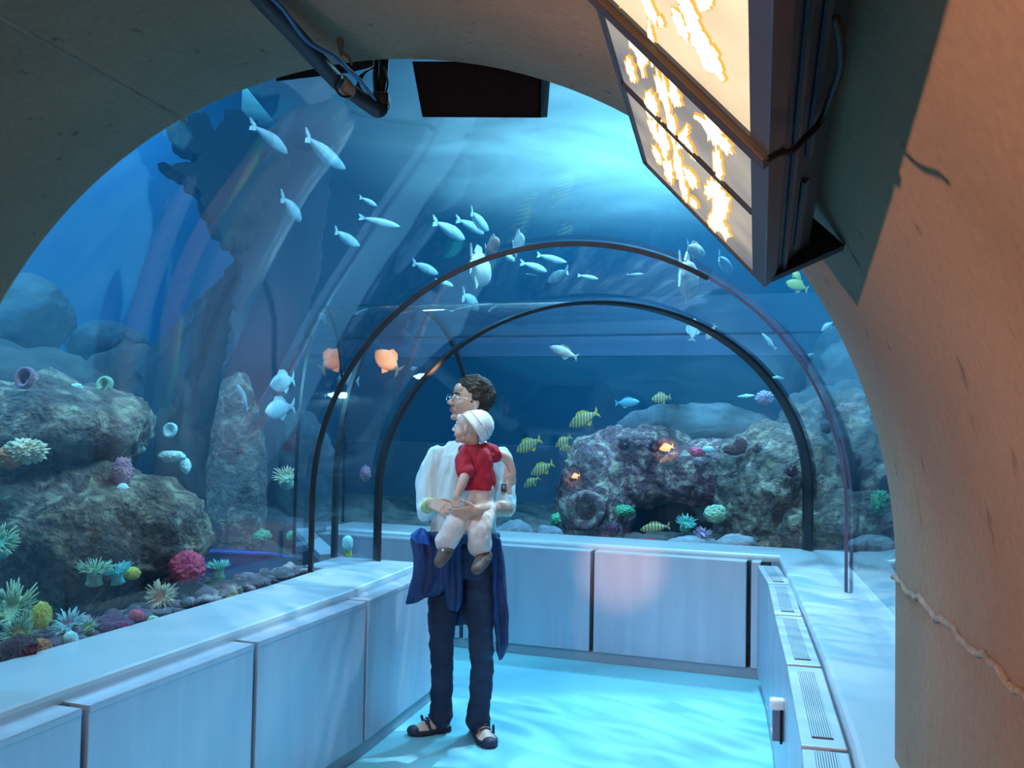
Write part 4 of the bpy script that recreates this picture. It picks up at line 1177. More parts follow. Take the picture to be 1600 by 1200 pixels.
def slabtorso(bm, rows, n=24):
    """rows: (centre, half width, half depth, width dir, depth dir)"""
    rings = []
    for c, w, d, wx, dx in rows:
        rings.append([Vector(c) + wx * (w * math.copysign(abs(math.cos(a)) ** .85, math.cos(a))) + dx * (d * math.copysign(abs(math.sin(a)) ** .85, math.sin(a))) for a in [2 * PI * k / n for k in range(n)]])
    loft(bm, rings)
def hand(bm, wrist, d, nrm, s=1.0, curl=(.5, .5, .5, .5), thumb=1, spread=.12):
    """palm plus four fingers and a thumb: d along the fingers, nrm out of the back of the hand, thumb on side +1 or -1"""
    d = Vector(d).normalized(); nrm = (Vector(nrm) - d * Vector(nrm).dot(d)).normalized(); sd = d.cross(nrm).normalized()
    w = Vector(wrist)
    rings = []
    for t, hw, th in ((-.01, .024, .019), (.02, .032, .017), (.055, .040, .015), (.085, .040, .012)):
        c = w + d * t * s
        rings.append([c + sd * (hw * s * math.cos(a)) + nrm * (th * s * math.sin(a)) for a in [2 * PI * k / 12 for k in range(12)]])
    loft(bm, rings)
    L = (.068, .077, .072, .056)
    for i in range(4):
        y = (-.030 + .020 * i) * -thumb
        p = w + (d * .082 + sd * y) * s
        dd = (d + sd * (spread * (-1.5 + i) * -thumb)).normalized()
        a = 0; pts = [p - dd * .012 * s, p]
        for j, f_ in enumerate((.45, .32, .25)):
            a += curl[i] * (1.0, 1.1, .8)[j]
            p = p + (dd * math.cos(a) - nrm * math.sin(a)) * L[i] * f_ * s
            pts.append(p)
        tube(bm, pts, [.0092 * s, .0092 * s, .0085 * s, .0078 * s, .0065 * s], seg=8)
    tb = w + (d * .018 + sd * (.028 * thumb)) * s
    t1 = tb + (d * .6 + sd * .75 * thumb - nrm * .3).normalized() * .036 * s
    t2 = t1 + (d * .9 + sd * .35 * thumb - nrm * .45).normalized() * .030 * s
    t3 = t2 + (d * 1.0 - nrm * .5).normalized() * .024 * s
    tube(bm, [tb, t1, t2, t3], [.014 * s, .011 * s, .0095 * s, .0075 * s], seg=8)
def folds(amp=.006, sc=(18, 18, 7), seed=0):
    o = Vector((seed, seed * 2, seed * 3))
    def f(co, nn):
        q = Vector((co.x * sc[0], co.y * sc[1], co.z * sc[2])) + o
        return amp * (noise.noise(q) + .5 * noise.noise(q * 2.1))
    return f
def headframe(fwd, up=Vector((0, 0, 1)), tilt=0.0):
    f_ = Vector(fwd).normalized(); l_ = up.cross(f_).normalized(); u_ = f_.cross(l_).normalized()
    return Matrix(((f_.x, l_.x, u_.x), (f_.y, l_.y, u_.y), (f_.z, l_.z, u_.z)))
def head_shapes(bm, o, R, s=1.0, baby=False):
    T = lambda x, y, z: o + R @ (Vector((x, y, z)) * s)
    def el(c, r): ellipsoid(bm, T(*c), tuple(k * s for k in r), R)
    el((-.012, 0, .032), (.096, .075, .086)); el((.036, 0, -.018), (.052, .058, .082))
    el((.026, 0, -.070), (.050, .050, .034)); el((.068, 0, -.090), (.018, .022, .016))
    for y in (-1, 1):
        el((.058, y * .036, -.024), (.028, .022, .026)); el((-.006, y * .074, -.008), (.017, .009, .030))
    el((.078, 0, .024), (.014, .044, .010)); el((.074, 0, .055), (.02, .04, .03))
    tube(bm, [T(.082, 0, .016), T(.098, 0, -.006), T(.109, 0, -.024)], [.008 * s, .010 * s, .0115 * s], seg=8)
    for y in (-1, 1): el((.098, y * .011, -.028), (.011, .007, .007))
    el((.086, 0, -.050), (.011, .022, .006)); el((.083, 0, -.062), (.011, .019, .0065)); el((.076, 0, -.056), (.012, .026, .014))
def mesh_obj(name, me, m, parent=None, **kw):
    return link(name, me, m, parent, smooth=True, **kw)

# ======================= the man
man_base = Vector(((J(690, 1140, 4.85).x + J(752, 1150, 4.8).x) / 2, 4.84, 0))
man = empty('person', man_base, 'man in white shirt and dark jeans with glasses, carrying a toddler in the tunnel', 'person')
mk = []
def mp_(o): mk.append(o); return o
HO = J(734, 629, 4.86); HR = headframe((-.90, -.42, .20))
T = lambda x, y, z: HO + HR @ Vector((x, y, z))
YM = 4.88
sR, sL = J(682, 713, 4.86), J(786, 716, 4.90)
eR, eL = J(664, 798, 4.84), J(792, 794, 4.78)
wR, wL = J(673, 787, 4.62), J(745, 797, 4.50)
wx = (sL - sR).normalized(); wx.z = 0; wx.normalize(); dx = Vector((-wx.y, wx.x, 0))
bm = bmesh.new()
head_shapes(bm, HO, HR)
tube(bm, [T(-.028, 0, -.03), J(733, 668, 4.88), J(735, 700, 4.90)], [.056, .054, .060], seg=16)
slabtorso(bm, [(J(734, 700, YM), .12, .07, wx, dx), (J(734, 725, YM), .155, .09, wx, dx), (J(732, 770, YM), .14, .09, wx, dx), (J(728, 815, YM), .13, .085, wx, dx), (J(724, 860, YM), .135, .09, wx, dx)])
chain(bm, [sR, (sR + eR) / 2, eR], [.042, .038, .036]); chain(bm, [eR, wR], [.038, .026])
chain(bm, [sL, (sL + eL) / 2, eL], [.042, .038, .037]); chain(bm, [eL, eL.lerp(wL, .4), wL], [.040, .040, .027])
hipR, hipL = J(700, 860, 4.88), J(748, 862, 4.90)
knR, knL = J(690, 1000, 4.84), J(752, 1005, 4.84); anR, anL = J(691, 1112, 4.90), J(747, 1122, 4.84)
chain(bm, [hipR, knR, anR], [.065, .042, .034]); chain(bm, [hipL, knL, anL], [.065, .042, .034])
hand(bm, wR, J(712, 798, 4.52) - wR, Vector((.15, -.75, .6)), s=1.0, curl=(.35, .4, .45, .5), thumb=-1)
hand(bm, wL, J(715, 806, 4.485) - wL, Vector((0, -.9, -.3)), s=.9, curl=(.4, .45, .5, .5), thumb=1)
body = mp_(mesh_obj('body', remesh(bm, .0045, 5, .5), M_SKIN))
# face details
bm = bmesh.new()
for y in (-1, 1): ellipsoid(bm, T(.080, y * .030, .006), (.0115,) * 3, u=14, v=8)
eyes = mp_(obj('eyes', bm, mat('eye white', (.8, .8, .8), rough=.3), smooth=True))
bm = bmesh.new()
for y in (-1, 1): ellipsoid(bm, T(.0895, y * .030, .007), (.0045,) * 3, u=10, v=6)
mp_(obj('irises', bm, M_HAIR, smooth=True))
bm = bmesh.new()
for y in (-1, 1): tube(bm, [T(.094, y * .014, .026), T(.092, y * .032, .031), T(.082, y * .050, .026)], [.004, .0045, .003], seg=6)
mp_(obj('eyebrows', bm, M_HAIR, smooth=True))
bm = bmesh.new(); ellipsoid(bm, T(.0915, 0, -.051), (.007, .020, .0045), HR); ellipsoid(bm, T(.089, 0, -.061), (.0075, .018, .005), HR)
mp_(obj('lips', bm, M_LIP, smooth=True))
bm = bmesh.new()
for y in (-1, 1):
    cc = T(.105, y * .032, .004); fx = HR @ Vector((.12 * -y * -1, 1, 0)); fz = HR @ Vector((0, 0, 1))
    loop = [cc + fx * (.024 * math.cos(a)) + fz * (.017 * math.sin(a)) for a in [2 * PI * k / 20 for k in range(21)]]
    tube(bm, loop, .0014, seg=5, capround=False)
    tube(bm, [T(.103, y * .056, .008), T(.05, y * .078, .010), T(-.005, y * .083, .006)], .0013, seg=5)
tube(bm, [T(.107, -.008, .008), T(.110, 0, .011), T(.107, .008, .008)], .0014, seg=5)
mp_(obj('glasses', bm, mat('silver wire', (.6, .65, .7), rough=.25, metal=.9), smooth=True, label='thin wire-rimmed glasses'))
# hair
bm = bmesh.new(); bmesh.ops.create_icosphere(bm, subdivisions=5, radius=1)
for v in bm.verts:
    q = v.co.copy()
    p = Vector((q.x * .108 - .020, q.y * .086, q.z * .100 + .044))
    nz_ = noise.noise(Vector((q.x * 3, q.y * 9, q.z * 3))) * .012 + noise.noise(q * 12) * .006
    p += q * nz_
    hl = .078 - max(0, abs(q.y) - .35) * .05 + .006 * math.sin(q.y * 14)       # front hair line
    inside = 0
    if p.x > .020 and p.z < hl: inside = min(1, (p.x - .020) / .016) * min(1, (hl - p.z) / .012)
    if p.z < -.040: inside = max(inside, min(1, (-.040 - p.z) / .012))
    if abs(q.y) > .5 and p.z < -.005 and p.x > -.02 and p.x < .03: inside = max(inside, min(1, (-.005 - p.z) / .01))
    p -= Vector((p.x * .25, p.y * .25, (p.z - .03) * .25)) * inside
    v.co = T(p.x, p.y, p.z)
mp_(obj('hair', bm, M_HAIR, smooth=True, label='short dark brown hair'))
# shirt
bm = bmesh.new()
slabtorso(bm, [(J(735, 686, 4.89), .062, .055, wx, dx), (J(735, 696, 4.89), .125, .075, wx, dx), (J(735, 710, YM), .172, .098, wx, dx), (J(733, 745, YM), .178, .112, wx, dx),
               (J(728, 790, YM), .165, .112, wx, dx), (J(724, 818, YM), .165, .112, wx, dx), (J(724, 836, YM), .168, .112, wx, dx)])
chain(bm, [sR + wx * .01, J(671, 745, 4.86), J(667, 778, 4.84)], [.060, .062, .060], seg=18)
chain(bm, [J(667, 778, 4.84), eR, eR.lerp(wR, .35)], [.058, .052, .046], seg=18)
chain(bm, [sL - wx * .01, J(786, 748, 4.88), J(788, 778, 4.83)], [.060, .062, .060], seg=18)
chain(bm, [J(788, 778, 4.83), eL.lerp(J(788, 778, 4.83), .2)], [.058, .052], seg=18)
me = remesh(bm, .006, 6, .6, folds(.013, (24, 24, 6), 3))
shirt = mp_(mesh_obj('shirt', me, M_SHIRT, label='loose white cotton shirt with elbow-length sleeves'))
pt = J(787, 762, 4.775)
bm = bmesh.new(); box(bm, pt - Vector((.013, .014, .019)), pt + Vector((.013, .014, .019)), bev=.003); obj('sleeve_patch', bm, mat('dark patch', (.02, .03, .09), (.05, .05, .12)), None); mp_(bpy.data.objects['sleeve_patch'])
bm = bmesh.new(); q0 = J(787, 761, 4.760); box(bm, q0 - Vector((.006, .003, .008)), q0 + Vector((.006, .003, .008)), bev=.002); mp_(obj('patch_emblem', bm, mat('emblem mauve', (.5, .4, .55)), label='small pale emblem on the dark patch'))
# wristband
bm = bmesh.new(); wd = (wR - eR).normalized(); a_ = eR.lerp(wR, .80)
tube(bm, [a_ - wd * .012, a_ + wd * .014], .034, seg=18, capround=False); mp_(obj('wristband', bm, mat('lime green band', (.45, .80, .15), (.35, .65, .12), rough=.5), smooth=True, label='lime green wristband'))
# jeans
bm = bmesh.new()
slabtorso(bm, [(J(724, 822, YM), .145, .098, wx, dx), (J(724, 850, YM), .152, .105, wx, dx), (J(724, 880, YM), .155, .108, wx, dx), (J(724, 900, YM), .140, .095, wx, dx)])
chain(bm, [J(698, 880, 4.88), J(692, 945, 4.86), J(690, 1000, 4.84), J(691, 1050, 4.86), J(689, 1098, 4.89), J(689, 1118, 4.90)], [.084, .074, .063, .058, .056, .062], seg=20)
chain(bm, [J(750, 882, 4.89), J(749, 945, 4.86), J(752, 1003, 4.83), J(753, 1055, 4.83), J(748, 1105, 4.84), J(747, 1126, 4.84)], [.084, .076, .062, .058, .056, .062], seg=20)
mp_(mesh_obj('jeans', remesh(bm, .007, 6, .6, folds(.007, (10, 10, 22), 8)), M_JEAN, label='dark blue straight jeans'))
# sneakers
def shoe(heel, toe, hgt, names, wdt=.050, s=1.0, upper=M_UPP, sole=M_SOLE, panel=M_NAVY, parent_list=mk, ankle=None, toecap=True):
    heel, toe = Vector(heel), Vector(toe); d = (toe - heel); L = d.length; d.normalize(); sd = Vector((0, 0, 1)).cross(d).normalized(); up = d.cross(sd).normalized()
    if up.z < 0: up = -up
    prof = [(0, .62, .80), (.08, .72, .95), (.25, .74, 1.0), (.42, .80, .82), (.60, .98, .56), (.78, 1.0, .42), (.92, .78, .34), (1.0, .40, .24)]
    bm = bmesh.new()
    rings = []
    for t, w_, h_ in prof:
        c = heel + d * (L * t)
        W_, H_ = wdt * w_ * s, hgt * h_
        rings.append([c + sd * (W_ * math.cos(a)) * (1 if math.sin(a) < .5 else .78) + up * (H_ * (.15 + .85 * max(0, math.sin(a))) if math.sin(a) > 0 else .01) for a in [2 * PI * k / 18 for k in range(18)]])
    loft(bm, rings); bmesh.ops.recalc_face_normals(bm, faces=bm.faces[:])
    me_ = remesh(bm, .004, 5, .6)
    sh = link(names, me_, upper, None, smooth=True, label='chunky beige and navy sneaker' if upper is M_UPP else 'small brown shoe')
    parent_list.append(sh)
    subs = []
    bm = bmesh.new(); rings = []
    for z_, g in ((-.002, 1.0), (.010, 1.06), (.024 * s, 1.02)):
        ring_ = []
        for t, w_, h_ in prof: ring_.append(heel + d * (L * (t * 1.04 - .02)) + sd * (wdt * w_ * g * s) + up * z_)
        for t, w_, h_ in reversed(prof): ring_.append(heel + d * (L * (t * 1.04 - .02)) - sd * (wdt * w_ * g * s) + up * z_)
        rings.append(ring_)
    loft(bm, rings); bmesh.ops.recalc_face_normals(bm, faces=bm.faces[:]); subs.append(obj('sole', bm, sole, sh, label='dark sole'))
    if toecap:
        bm = bmesh.new(); ellipsoid(bm, heel + d * L * .93 + up * .018, (.034 * s, .040 * s, .026 * s), Matrix.Rotation(math.atan2(d.y, d.x), 3, 'Z')); subs.append(obj('toe_cap', bm, panel, sh, smooth=True, label='navy toe cap'))
        bm = bmesh.new()
        for k in range(5):
            t = .34 + .075 * k; h_ = np.interp(t, [p_[0] for p_ in prof], [p_[2] for p_ in prof]) * hgt
            c = heel + d * (L * t) + up * (h_ * .99)
            tube(bm, [c - sd * .026 * s - up * .006, c + up * .004, c + sd * .026 * s - up * .006], .0042, seg=6)
        subs.append(obj('laces', bm, panel, sh, smooth=True, label='dark laces'))
        bm = bmesh.new()
        for sg in (-1, 1):
            for k in range(3):
                t = .16 + .20 * k
                w_ = np.interp(t, [p_[0] for p_ in prof], [p_[1] for p_ in prof]) * wdt * s
                p0 = heel + d * (L * t) + sd * (sg * w_ * 1.0) + up * .022; p1 = heel + d * (L * (t + .09)) + sd * (sg * w_ * .84) + up * (hgt * .62)
                tube(bm, [p0, p1], .007, seg=6, flat=1)
        subs.append(obj('side_panels', bm, panel, sh, smooth=True, label='navy side stripes'))
    return sh
h0 = atz(703, 1140, 0); t0_ = atz(642, 1149, 0); h0.z = t0_.z = .004
h0 = t0_ + (h0 - t0_).normalized() * .0 + (Vector((anR.x + .03, 4.93, .004)) - t0_)
shoe(h0, t0_, .115, 'sneaker')
t1_ = atz(759, 1160, 0); t1_.z = .004; h1 = Vector((anL.x - .012, 4.93, .004))
t1_ = h1 + (t1_ - h1).normalized() * .27
shoe(h1, t1_, .115, 'sneaker')
# navy jacket tied round the waist and hanging at both sides
bm = bmesh.new()
ringp = [J(724, 838, YM) + wx * (.165 * math.cos(a)) + dx * (.120 * math.sin(a)) for a in [2 * PI * k / 24 for k in range(25)]]
tube(bm, ringp, .026, seg=8)
def drape(bm, rows):
    """rows of (left point, right point, thickness)"""
    rings = []
    for a, b, th in rows:
        a, b = Vector(a), Vector(b); y = Vector((0, 1, 0)); n_ = 12; r = []
        for k in range(n_ + 1):
            t = k / n_; r.append(a.lerp(b, t) - y * (th * (.6 + .4 * math.sin(t * 9)) * (math.sin(PI * min(1, max(0, t))) ** .4 if 0 < t < 1 else 0)))
        for k in range(n_ - 1, 0, -1):
            t = k / n_; r.append(a.lerp(b, t) + y * th * .5)
        rings.append(r)
    loft(bm, rings)
drape(bm, [(J(652, 828, 4.80), J(694, 834, 4.76), .03), (J(640, 842, 4.80), J(706, 850, 4.74), .05), (J(646, 868, 4.80), J(710, 880, 4.74), .05), (J(643, 905, 4.80), J(704, 905, 4.74), .045),
           (J(636, 932, 4.80), J(690, 926, 4.75), .04), (J(632, 947, 4.80), J(664, 934, 4.76), .02)])
drape(bm, [(J(688, 845, 4.73), J(724, 850, 4.73), .035), (J(692, 890, 4.73), J(724, 900, 4.73), .035), (J(694, 930, 4.74), J(722, 940, 4.74), .03), (J(698, 952, 4.75), J(716, 956, 4.75), .02)])
drape(bm, [(J(764, 832, 4.80), J(782, 842, 4.84), .03), (J(768, 870, 4.80), J(786, 870, 4.86), .04), (J(768, 915, 4.80), J(792, 920, 4.86), .045), (J(770, 965, 4.80), J(796, 965, 4.86), .045),
           (J(774, 1005, 4.82), J(794, 1008, 4.86), .035), (J(778, 1034, 4.83), J(786, 1030, 4.85), .015)])
slabtorso(bm, [(J(724, 838, 4.96), .16, .04, wx, dx), (J(724, 900, 4.97), .15, .035, wx, dx), (J(724, 960, 4.96), .10, .03, wx, dx), (J(722, 976, 4.96), .05, .02, wx, dx)])
mp_(mesh_obj('jacket', remesh(bm, .0065, 5, .6, folds(.010, (26, 20, 5), 5)), M_JACK, label='navy jacket tied at the waist, hanging down both sides'))
bm = bmesh.new()
drape(bm, [(J(656, 824, 4.765), J(664, 826, 4.765), .015), (J(640, 836, 4.755), J(672, 838, 4.745), .03), (J(650, 848, 4.75), J(674, 852, 4.735), .02)])
mp_(mesh_obj('jacket_lining', remesh(bm, .005, 4, .6), M_JLIN, label='bright blue patch of jacket lining at the hip'))
reparent(mk, man)

# ======================= the toddler
tk = []
def tp_(o): tk.append(o); return o
YT_ = 4.64
tod = empty('person', J(745, 800, YT_), 'toddler in red shirt and white sun hat held in the man\'s arms', 'person')
TO = J(733, 669, 4.66); TR = headframe((-.93, .28, .10))
TT = lambda x, y, z: TO + TR @ Vector((x, y, z))
tx = Vector((.93, -.30, 0)).normalized(); ty = Vector((.30, .93, 0))
bm = bmesh.new()
head_shapes(bm, TO, TR, s=.74)
for y in (-1, 1): ellipsoid(bm, TO + TR @ Vector((.036, y * .024, -.030)), (.026, .024, .024), TR)
tube(bm, [TT(-.02, 0, -.04), J(738, 698, 4.67)], [.034, .036], seg=12)
slabtorso(bm, [(J(741, 702, YT_), .055, .045, tx, ty), (J(743, 730, YT_), .068, .055, tx, ty), (J(744, 760, YT_), .070, .058, tx, ty), (J(744, 790, YT_), .072, .058, tx, ty)])
aR = [J(722, 712, 4.62), J(727, 740, 4.53), J(713, 776, 4.49)]
aL = [J(768, 708, 4.66), J(791, 716, 4.70), J(801, 738, 4.70)]
chain(bm, aR, [.030, .026, .018]); chain(bm, aL, [.030, .026, .018])
hand(bm, aR[2], J(712, 800, 4.48) - aR[2], Vector((-.3, -.9, 0)), s=.58, curl=(.3, .3, .35, .4), thumb=-1)
hand(bm, aL[2], J(801, 760, 4.71) - aL[2], Vector((.6, -.7, 0)), s=.58, curl=(.3, .3, .35, .4), thumb=1)
chain(bm, [J(730, 790, YT_), J(706, 822, 4.50), J(694, 862, 4.54)], [.040, .028, .026]); chain(bm, [J(756, 792, YT_), J(748, 832, 4.50), J(757, 872, 4.54)], [.040, .028, .026])
tp_(mesh_obj('body', remesh(bm, .004, 5, .5), M_SKINT))
bm = bmesh.new()
for y in (-1, 1): ellipsoid(bm, TO + TR @ Vector((.0600, y * .022, .004)), (.0085,) * 3, u=12, v=8)
tp_(obj('eyes', bm, bpy.data.materials['eye white'], smooth=True))
bm = bmesh.new()
for y in (-1, 1): ellipsoid(bm, TO + TR @ Vector((.0668, y * .022, .004)), (.0038,) * 3, u=10, v=6)
tp_(obj('irises', bm, M_HAIR, smooth=True))
bm = bmesh.new(); ellipsoid(bm, TO + TR @ Vector((.067, 0, -.042)), (.006, .013, .005), TR); tp_(obj('lips', bm, M_LIP, smooth=True))
# red shirt
bm = bmesh.new()
slabtorso(bm, [(J(742, 694, 4.66), .040, .036, tx, ty), (J(743, 701, YT_), .066, .050, tx, ty), (J(744, 715, YT_), .084, .062, tx, ty), (J(745, 738, YT_), .086, .068, tx, ty), (J(746, 752, YT_), .088, .070, tx, ty), (J(745, 765, YT_), .088, .072, tx, ty)])
chain(bm, [J(727, 706, 4.63), J(724, 722, 4.58), J(727, 737, 4.545)], [.038, .042, .042]); chain(bm, [J(762, 702, 4.66), J(774, 711, 4.675)], [.038, .037])
tp_(mesh_obj('shirt', remesh(bm, .0055, 5, .6, folds(.007, (26, 26, 16), 12)), M_RED, label='red short-sleeved shirt'))
# white shorts
bm = bmesh.new()
slabtorso(bm, [(J(746, 757, YT_), .078, .062, tx, ty), (J(746, 775, YT_), .080, .066, tx, ty), (J(745, 795, YT_), .082, .068, tx, ty), (J(744, 806, YT_), .070, .06, tx, ty)])
chain(bm, [J(730, 795, 4.61), J(712, 820, 4.52), J(697, 846, 4.52)], [.056, .052, .054], seg=16); chain(bm, [J(757, 797, 4.61), J(750, 826, 4.52), J(749, 852, 4.53)], [.058, .056, .056], seg=16)
tp_(mesh_obj('shorts', remesh(bm, .0055, 5, .6, folds(.008, (22, 22, 14), 15)), M_KHAKI, label='baggy off-white shorts'))
# shoes pointing down
def bootie(top, toe):
    top, toe = Vector(top), Vector(toe)
    d = (toe - top); bm = bmesh.new()
    chain(bm, [top, top.lerp(toe, .45) + Vector((0, .006, 0)), toe], [.033, .037, .028], seg=14)
    sh = tp_(link('shoe', remesh(bm, .004, 4, .6), M_BOOT, None, smooth=True, label='small brown toddler shoe'))
    bm = bmesh.new(); n_ = Vector((0, -1, 0)); a = top.lerp(toe, .2)
    tube(bm, [a + Vector((-.030, -.020, .004)), a + Vector((0, -.040, .0)), a + Vector((.030, -.020, -.004))], .006, seg=6)
    obj('strap', bm, mat('teal strap', (.05, .12, .14), (.04, .09, .11)), sh, smooth=True, label='dark teal strap')
    bm = bmesh.new(); ellipsoid(bm, a + Vector((-.016, -.038, 0)), (.006, .004, .006)); obj('buckle', bm, M_HAT, sh, smooth=True, label='small pale buckle')
bootie(J(701, 853, 4.52), J(687, 878, 4.47)); bootie(J(759, 868, 4.53), J(745, 889, 4.45))
# bucket hat
ax_ = Vector((.80, .14, .57)).normalized(); hx, hy = frame(ax_)
hc = J(741, 669, 4.655)
bm = bmesh.new()
prof = [(-.012, .100), (.0, .094), (.022, .090), (.050, .082), (.078, .062), (.094, .036), (.100, .004)]
inner = [(.096, .004), (.088, .034), (.073, .058), (.047, .078), (.02, .086), (.0, .090), (-.012, .0985)]
rings = []
for h, r in prof + inner:
    rings.append([hc + ax_ * h + hx * (r * math.cos(a)) + hy * (r * .90 * math.sin(a)) for a in [2 * PI * k / 28 for k in range(28)]])
rings.append(rings[0])
R_ = [[bm.verts.new(p) for p in r] for r in rings[:-1]]; R_.append(R_[0])
for a, b in zip(R_, R_[1:]):
    for i in range(28):
        j = (i + 1) % 28; bm.faces.new((a[i], a[j], b[j], b[i]))
bmesh.ops.recalc_face_normals(bm, faces=bm.faces[:])
tp_(obj('sun_hat', bm, M_HAT, smooth=True, label='white cotton sun hat tipped back'))
bm = bmesh.new(); tube(bm, [hc + ax_ * .030 + hx * (.0895 * math.cos(a)) + hy * (.0895 * .9 * math.sin(a)) for a in [2 * PI * k / 28 for k in range(29)]], .003, seg=5, capround=False)
obj('hat_band', bm, mat('lavender band', (.62, .66, .80)), bpy.data.objects['sun_hat'], smooth=True, label='pale lavender seam band')
bm = bmesh.new(); tube(bm, spline([J(735, 672, 4.585), J(728, 690, 4.575), J(716, 710, 4.57)], 5), .0016, seg=5); tp_(obj('chin_strap', bm, mat('straw string', (.5, .48, .35)), smooth=True, label='thin straw-coloured chin strap'))
reparent(tk, tod)
# ---------------------------------------------------------------- light
def area(name, loc, aim, size, power, color, sizey=None, spread=None):
    l = bpy.data.lights.new(name, 'AREA'); l.energy = power; l.color = color; l.size = size
    if sizey: l.shape = 'RECTANGLE'; l.size_y = sizey
    if spread: l.spread = spread
    o = bpy.data.objects.new(name, l); COL.objects.link(o)
    o.location = loc
    o.rotation_euler = (Vector(aim) - Vector(loc)).to_track_quat('-Z', 'Y').to_euler()
    return o
def spot(name, loc, aim, power, color, ang, blend=.5, size=.1, gobo=None):
    l = bpy.data.lights.new(name, 'SPOT'); l.energy = power; l.color = color; l.spot_size = math.radians(ang); l.spot_blend = blend; l.shadow_soft_size = size
    o = bpy.data.objects.new(name, l); COL.objects.link(o); o.location = loc
    o.rotation_euler = (Vector(aim) - Vector(loc)).to_track_quat('-Z', 'Y').to_euler()
    return o
CY = (.16, .52, 1.0)
def down(loc, power, color, size=.15, ang=165):
    spot('tank_lamp', loc, (loc[0], loc[1] + .01, 0), power, color, ang, .6, size)
down((1.25, 5.9, 4.05), 230, (.34, .80, 1.0), .2)
down((1.6, 7.7, 4.6), 560, (.30, .72, 1.0))
down((-3.6, 7.9, 4.7), 85, (.20, .66, 1.0))
down((-4.4, 5.2, 4.7), 300, (.20, .66, 1.0))
down((-4.5, 3.6, 4.7), 260, (.20, .66, 1.0))
down((-2.4, 4.4, 4.4), 40, (.45, .85, 1.0))
down((-1.2, 9.0, 5.0), 150, CY)
# cyan-white lamps over the tunnel; ripple puts imitation caustics into the lamp colour
def ripple(o, scale=9, cols=((.03, .20, .36), (.85, .97, 1.0))):
    l = o.data; l.use_nodes = True; nt = l.node_tree
    e = nt.nodes['Emission']
    ge = _n(nt, 'ShaderNodeTexCoord'); mp = _n(nt, 'ShaderNodeMapping'); mp.inputs['Scale'].default_value = (.35, 1, 1); mp.inputs['Rotation'].default_value = (0, 0, .25)
    nz = _n(nt, 'ShaderNodeTexNoise'); nz.inputs['Scale'].default_value = scale; nz.inputs['Detail'].default_value = 2; nz.inputs['Distortion'].default_value = 1.2
    rp = _n(nt, 'ShaderNodeValToRGB'); el = rp.color_ramp.elements
    el[0].position = .36; el[0].color = (*cols[0], 1); el[1].position = .66; el[1].color = (*cols[1], 1)
    dv = _n(nt, 'ShaderNodeVectorMath', operation='DIVIDE'); sp = _n(nt, 'ShaderNodeSeparateXYZ'); cb = _n(nt, 'ShaderNodeCombineXYZ')
    nt.links.new(ge.outputs['Normal'], sp.inputs[0])
    for i in range(3): nt.links.new(sp.outputs['Z'], cb.inputs[i])
    nt.links.new(ge.outputs['Normal'], dv.inputs[0]); nt.links.new(cb.outputs[0], dv.inputs[1])
    nt.links.new(dv.outputs[0], mp.inputs['Vector']); nt.links.new(mp.outputs['Vector'], nz.inputs['Vector'])
    nt.links.new(nz.outputs['Fac'], rp.inputs['Fac']); nt.links.new(rp.outputs['Color'], e.inputs['Color'])
ripple(spot('tunnel_lamp', (1.2, 5.6, 5.6), (0.45, 4.9, 0), 980, (1, 1, 1), 52, .6, .02), 30)
down((-.5, 3.7, 4.3), 210, (.60, .85, 1.0), .4)
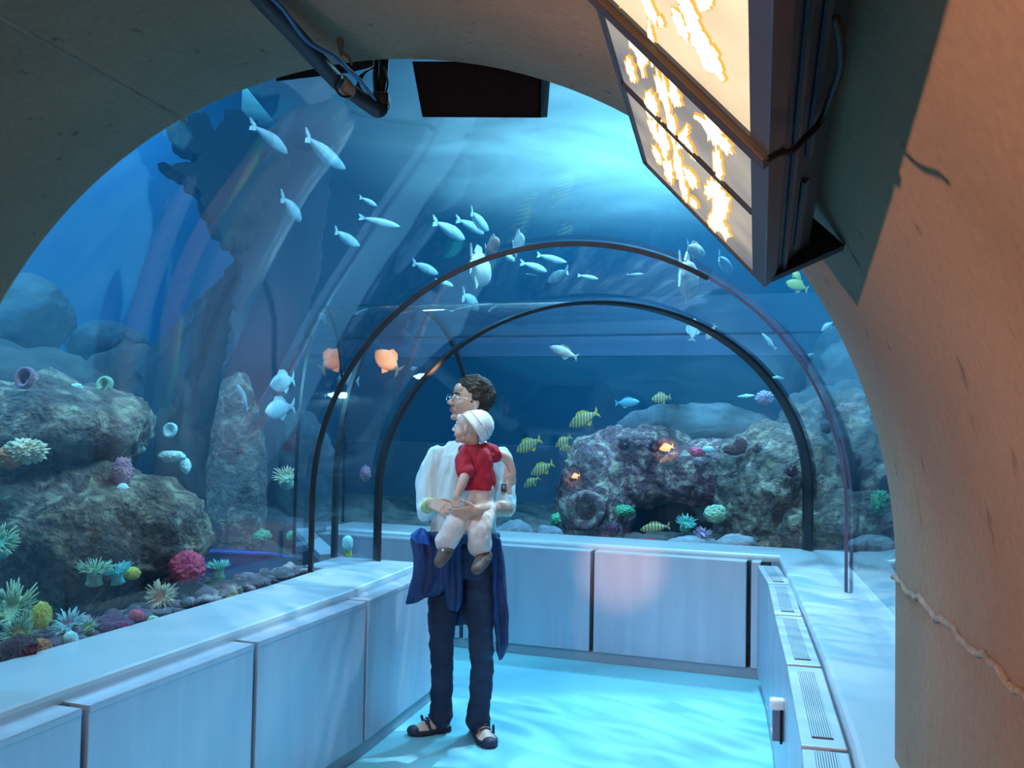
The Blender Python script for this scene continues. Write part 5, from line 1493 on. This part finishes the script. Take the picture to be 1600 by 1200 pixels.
# added glowing panels over the tank that stand in for brightly lit water
def glow_panel(name, c, r, col, st):
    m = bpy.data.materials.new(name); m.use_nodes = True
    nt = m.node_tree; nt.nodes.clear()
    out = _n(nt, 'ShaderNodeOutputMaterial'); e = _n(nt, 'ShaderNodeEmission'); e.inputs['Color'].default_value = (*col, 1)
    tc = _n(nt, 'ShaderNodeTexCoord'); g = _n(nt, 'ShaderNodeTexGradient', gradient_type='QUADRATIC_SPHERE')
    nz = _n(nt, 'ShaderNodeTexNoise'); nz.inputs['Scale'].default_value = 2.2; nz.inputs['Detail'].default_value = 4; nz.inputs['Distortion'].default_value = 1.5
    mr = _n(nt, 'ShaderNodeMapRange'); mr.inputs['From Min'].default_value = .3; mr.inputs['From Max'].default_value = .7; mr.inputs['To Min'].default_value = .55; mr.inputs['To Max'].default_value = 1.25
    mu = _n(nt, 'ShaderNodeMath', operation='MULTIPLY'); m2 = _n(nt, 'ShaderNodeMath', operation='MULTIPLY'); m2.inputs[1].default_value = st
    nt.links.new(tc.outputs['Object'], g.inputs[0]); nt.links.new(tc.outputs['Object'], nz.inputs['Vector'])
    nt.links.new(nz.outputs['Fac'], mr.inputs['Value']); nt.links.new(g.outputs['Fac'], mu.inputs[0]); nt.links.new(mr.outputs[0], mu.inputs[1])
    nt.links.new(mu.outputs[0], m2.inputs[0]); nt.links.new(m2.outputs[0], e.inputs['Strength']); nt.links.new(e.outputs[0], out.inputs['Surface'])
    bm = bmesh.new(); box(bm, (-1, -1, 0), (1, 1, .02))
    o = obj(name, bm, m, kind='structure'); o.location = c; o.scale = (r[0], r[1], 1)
glow_panel('water_glow_1', (2.4, 12.0, 4.95), (5.2, 6.4), (.30, .78, 1.0), 3.2)
glow_panel('water_glow_2', (-2.1, 9.0, 4.96), (2.3, 2.8), (.10, .62, 1.0), 3)
# warm lamp across the entrance vault; the display box throws its shadow on the concrete
spot('warm_lamp', (-1.15, .75, 1.96), (.75, 1.7, 1.2), 100, (1, .47, .26), 130, .6, .03)
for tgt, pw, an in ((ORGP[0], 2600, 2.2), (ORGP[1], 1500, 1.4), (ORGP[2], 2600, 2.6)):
    spot('added_warm_beam', (.30, 1.9, 1.72), tgt, pw, (1, .50, .22), an, .6, .02)  # narrow spots added to make the orange stand-ins shine; no fixture here
spot('added_warm_beam', (.30, 1.9, 1.72), (.73, 6.26, .64), 460, (1, .48, .34), 9, 1.0, .02)  # spot added to put the warm glow on the far panel
area('vault_lamp', (-.8, -1.6, 2.3), (-.3, 1.5, 1.6), .6, 19, (1, .70, .50))
w = bpy.data.worlds.new('World'); scene.world = w; w.use_nodes = True
w.node_tree.nodes['Background'].inputs[0].default_value = (.02, .05, .08, 1)
w.node_tree.nodes['Background'].inputs[1].default_value = 0.3

vs = scene.view_settings
vs.view_transform = 'Standard'; vs.look = 'None'; vs.gamma = 1; vs.use_curve_mapping = False
vs.exposure = 0.48
cy = scene.cycles
cy.use_denoising = True
cy.use_adaptive_sampling = True; cy.adaptive_threshold = 0.06; cy.adaptive_min_samples = 20
cy.max_bounces = 10; cy.diffuse_bounces = 3; cy.glossy_bounces = 3; cy.volume_bounces = 1; cy.transparent_max_bounces = 16
cy.caustics_reflective = False; cy.caustics_refractive = False
cy.sample_clamp_indirect = 6
try: cy.use_light_tree = True
except Exception: pass
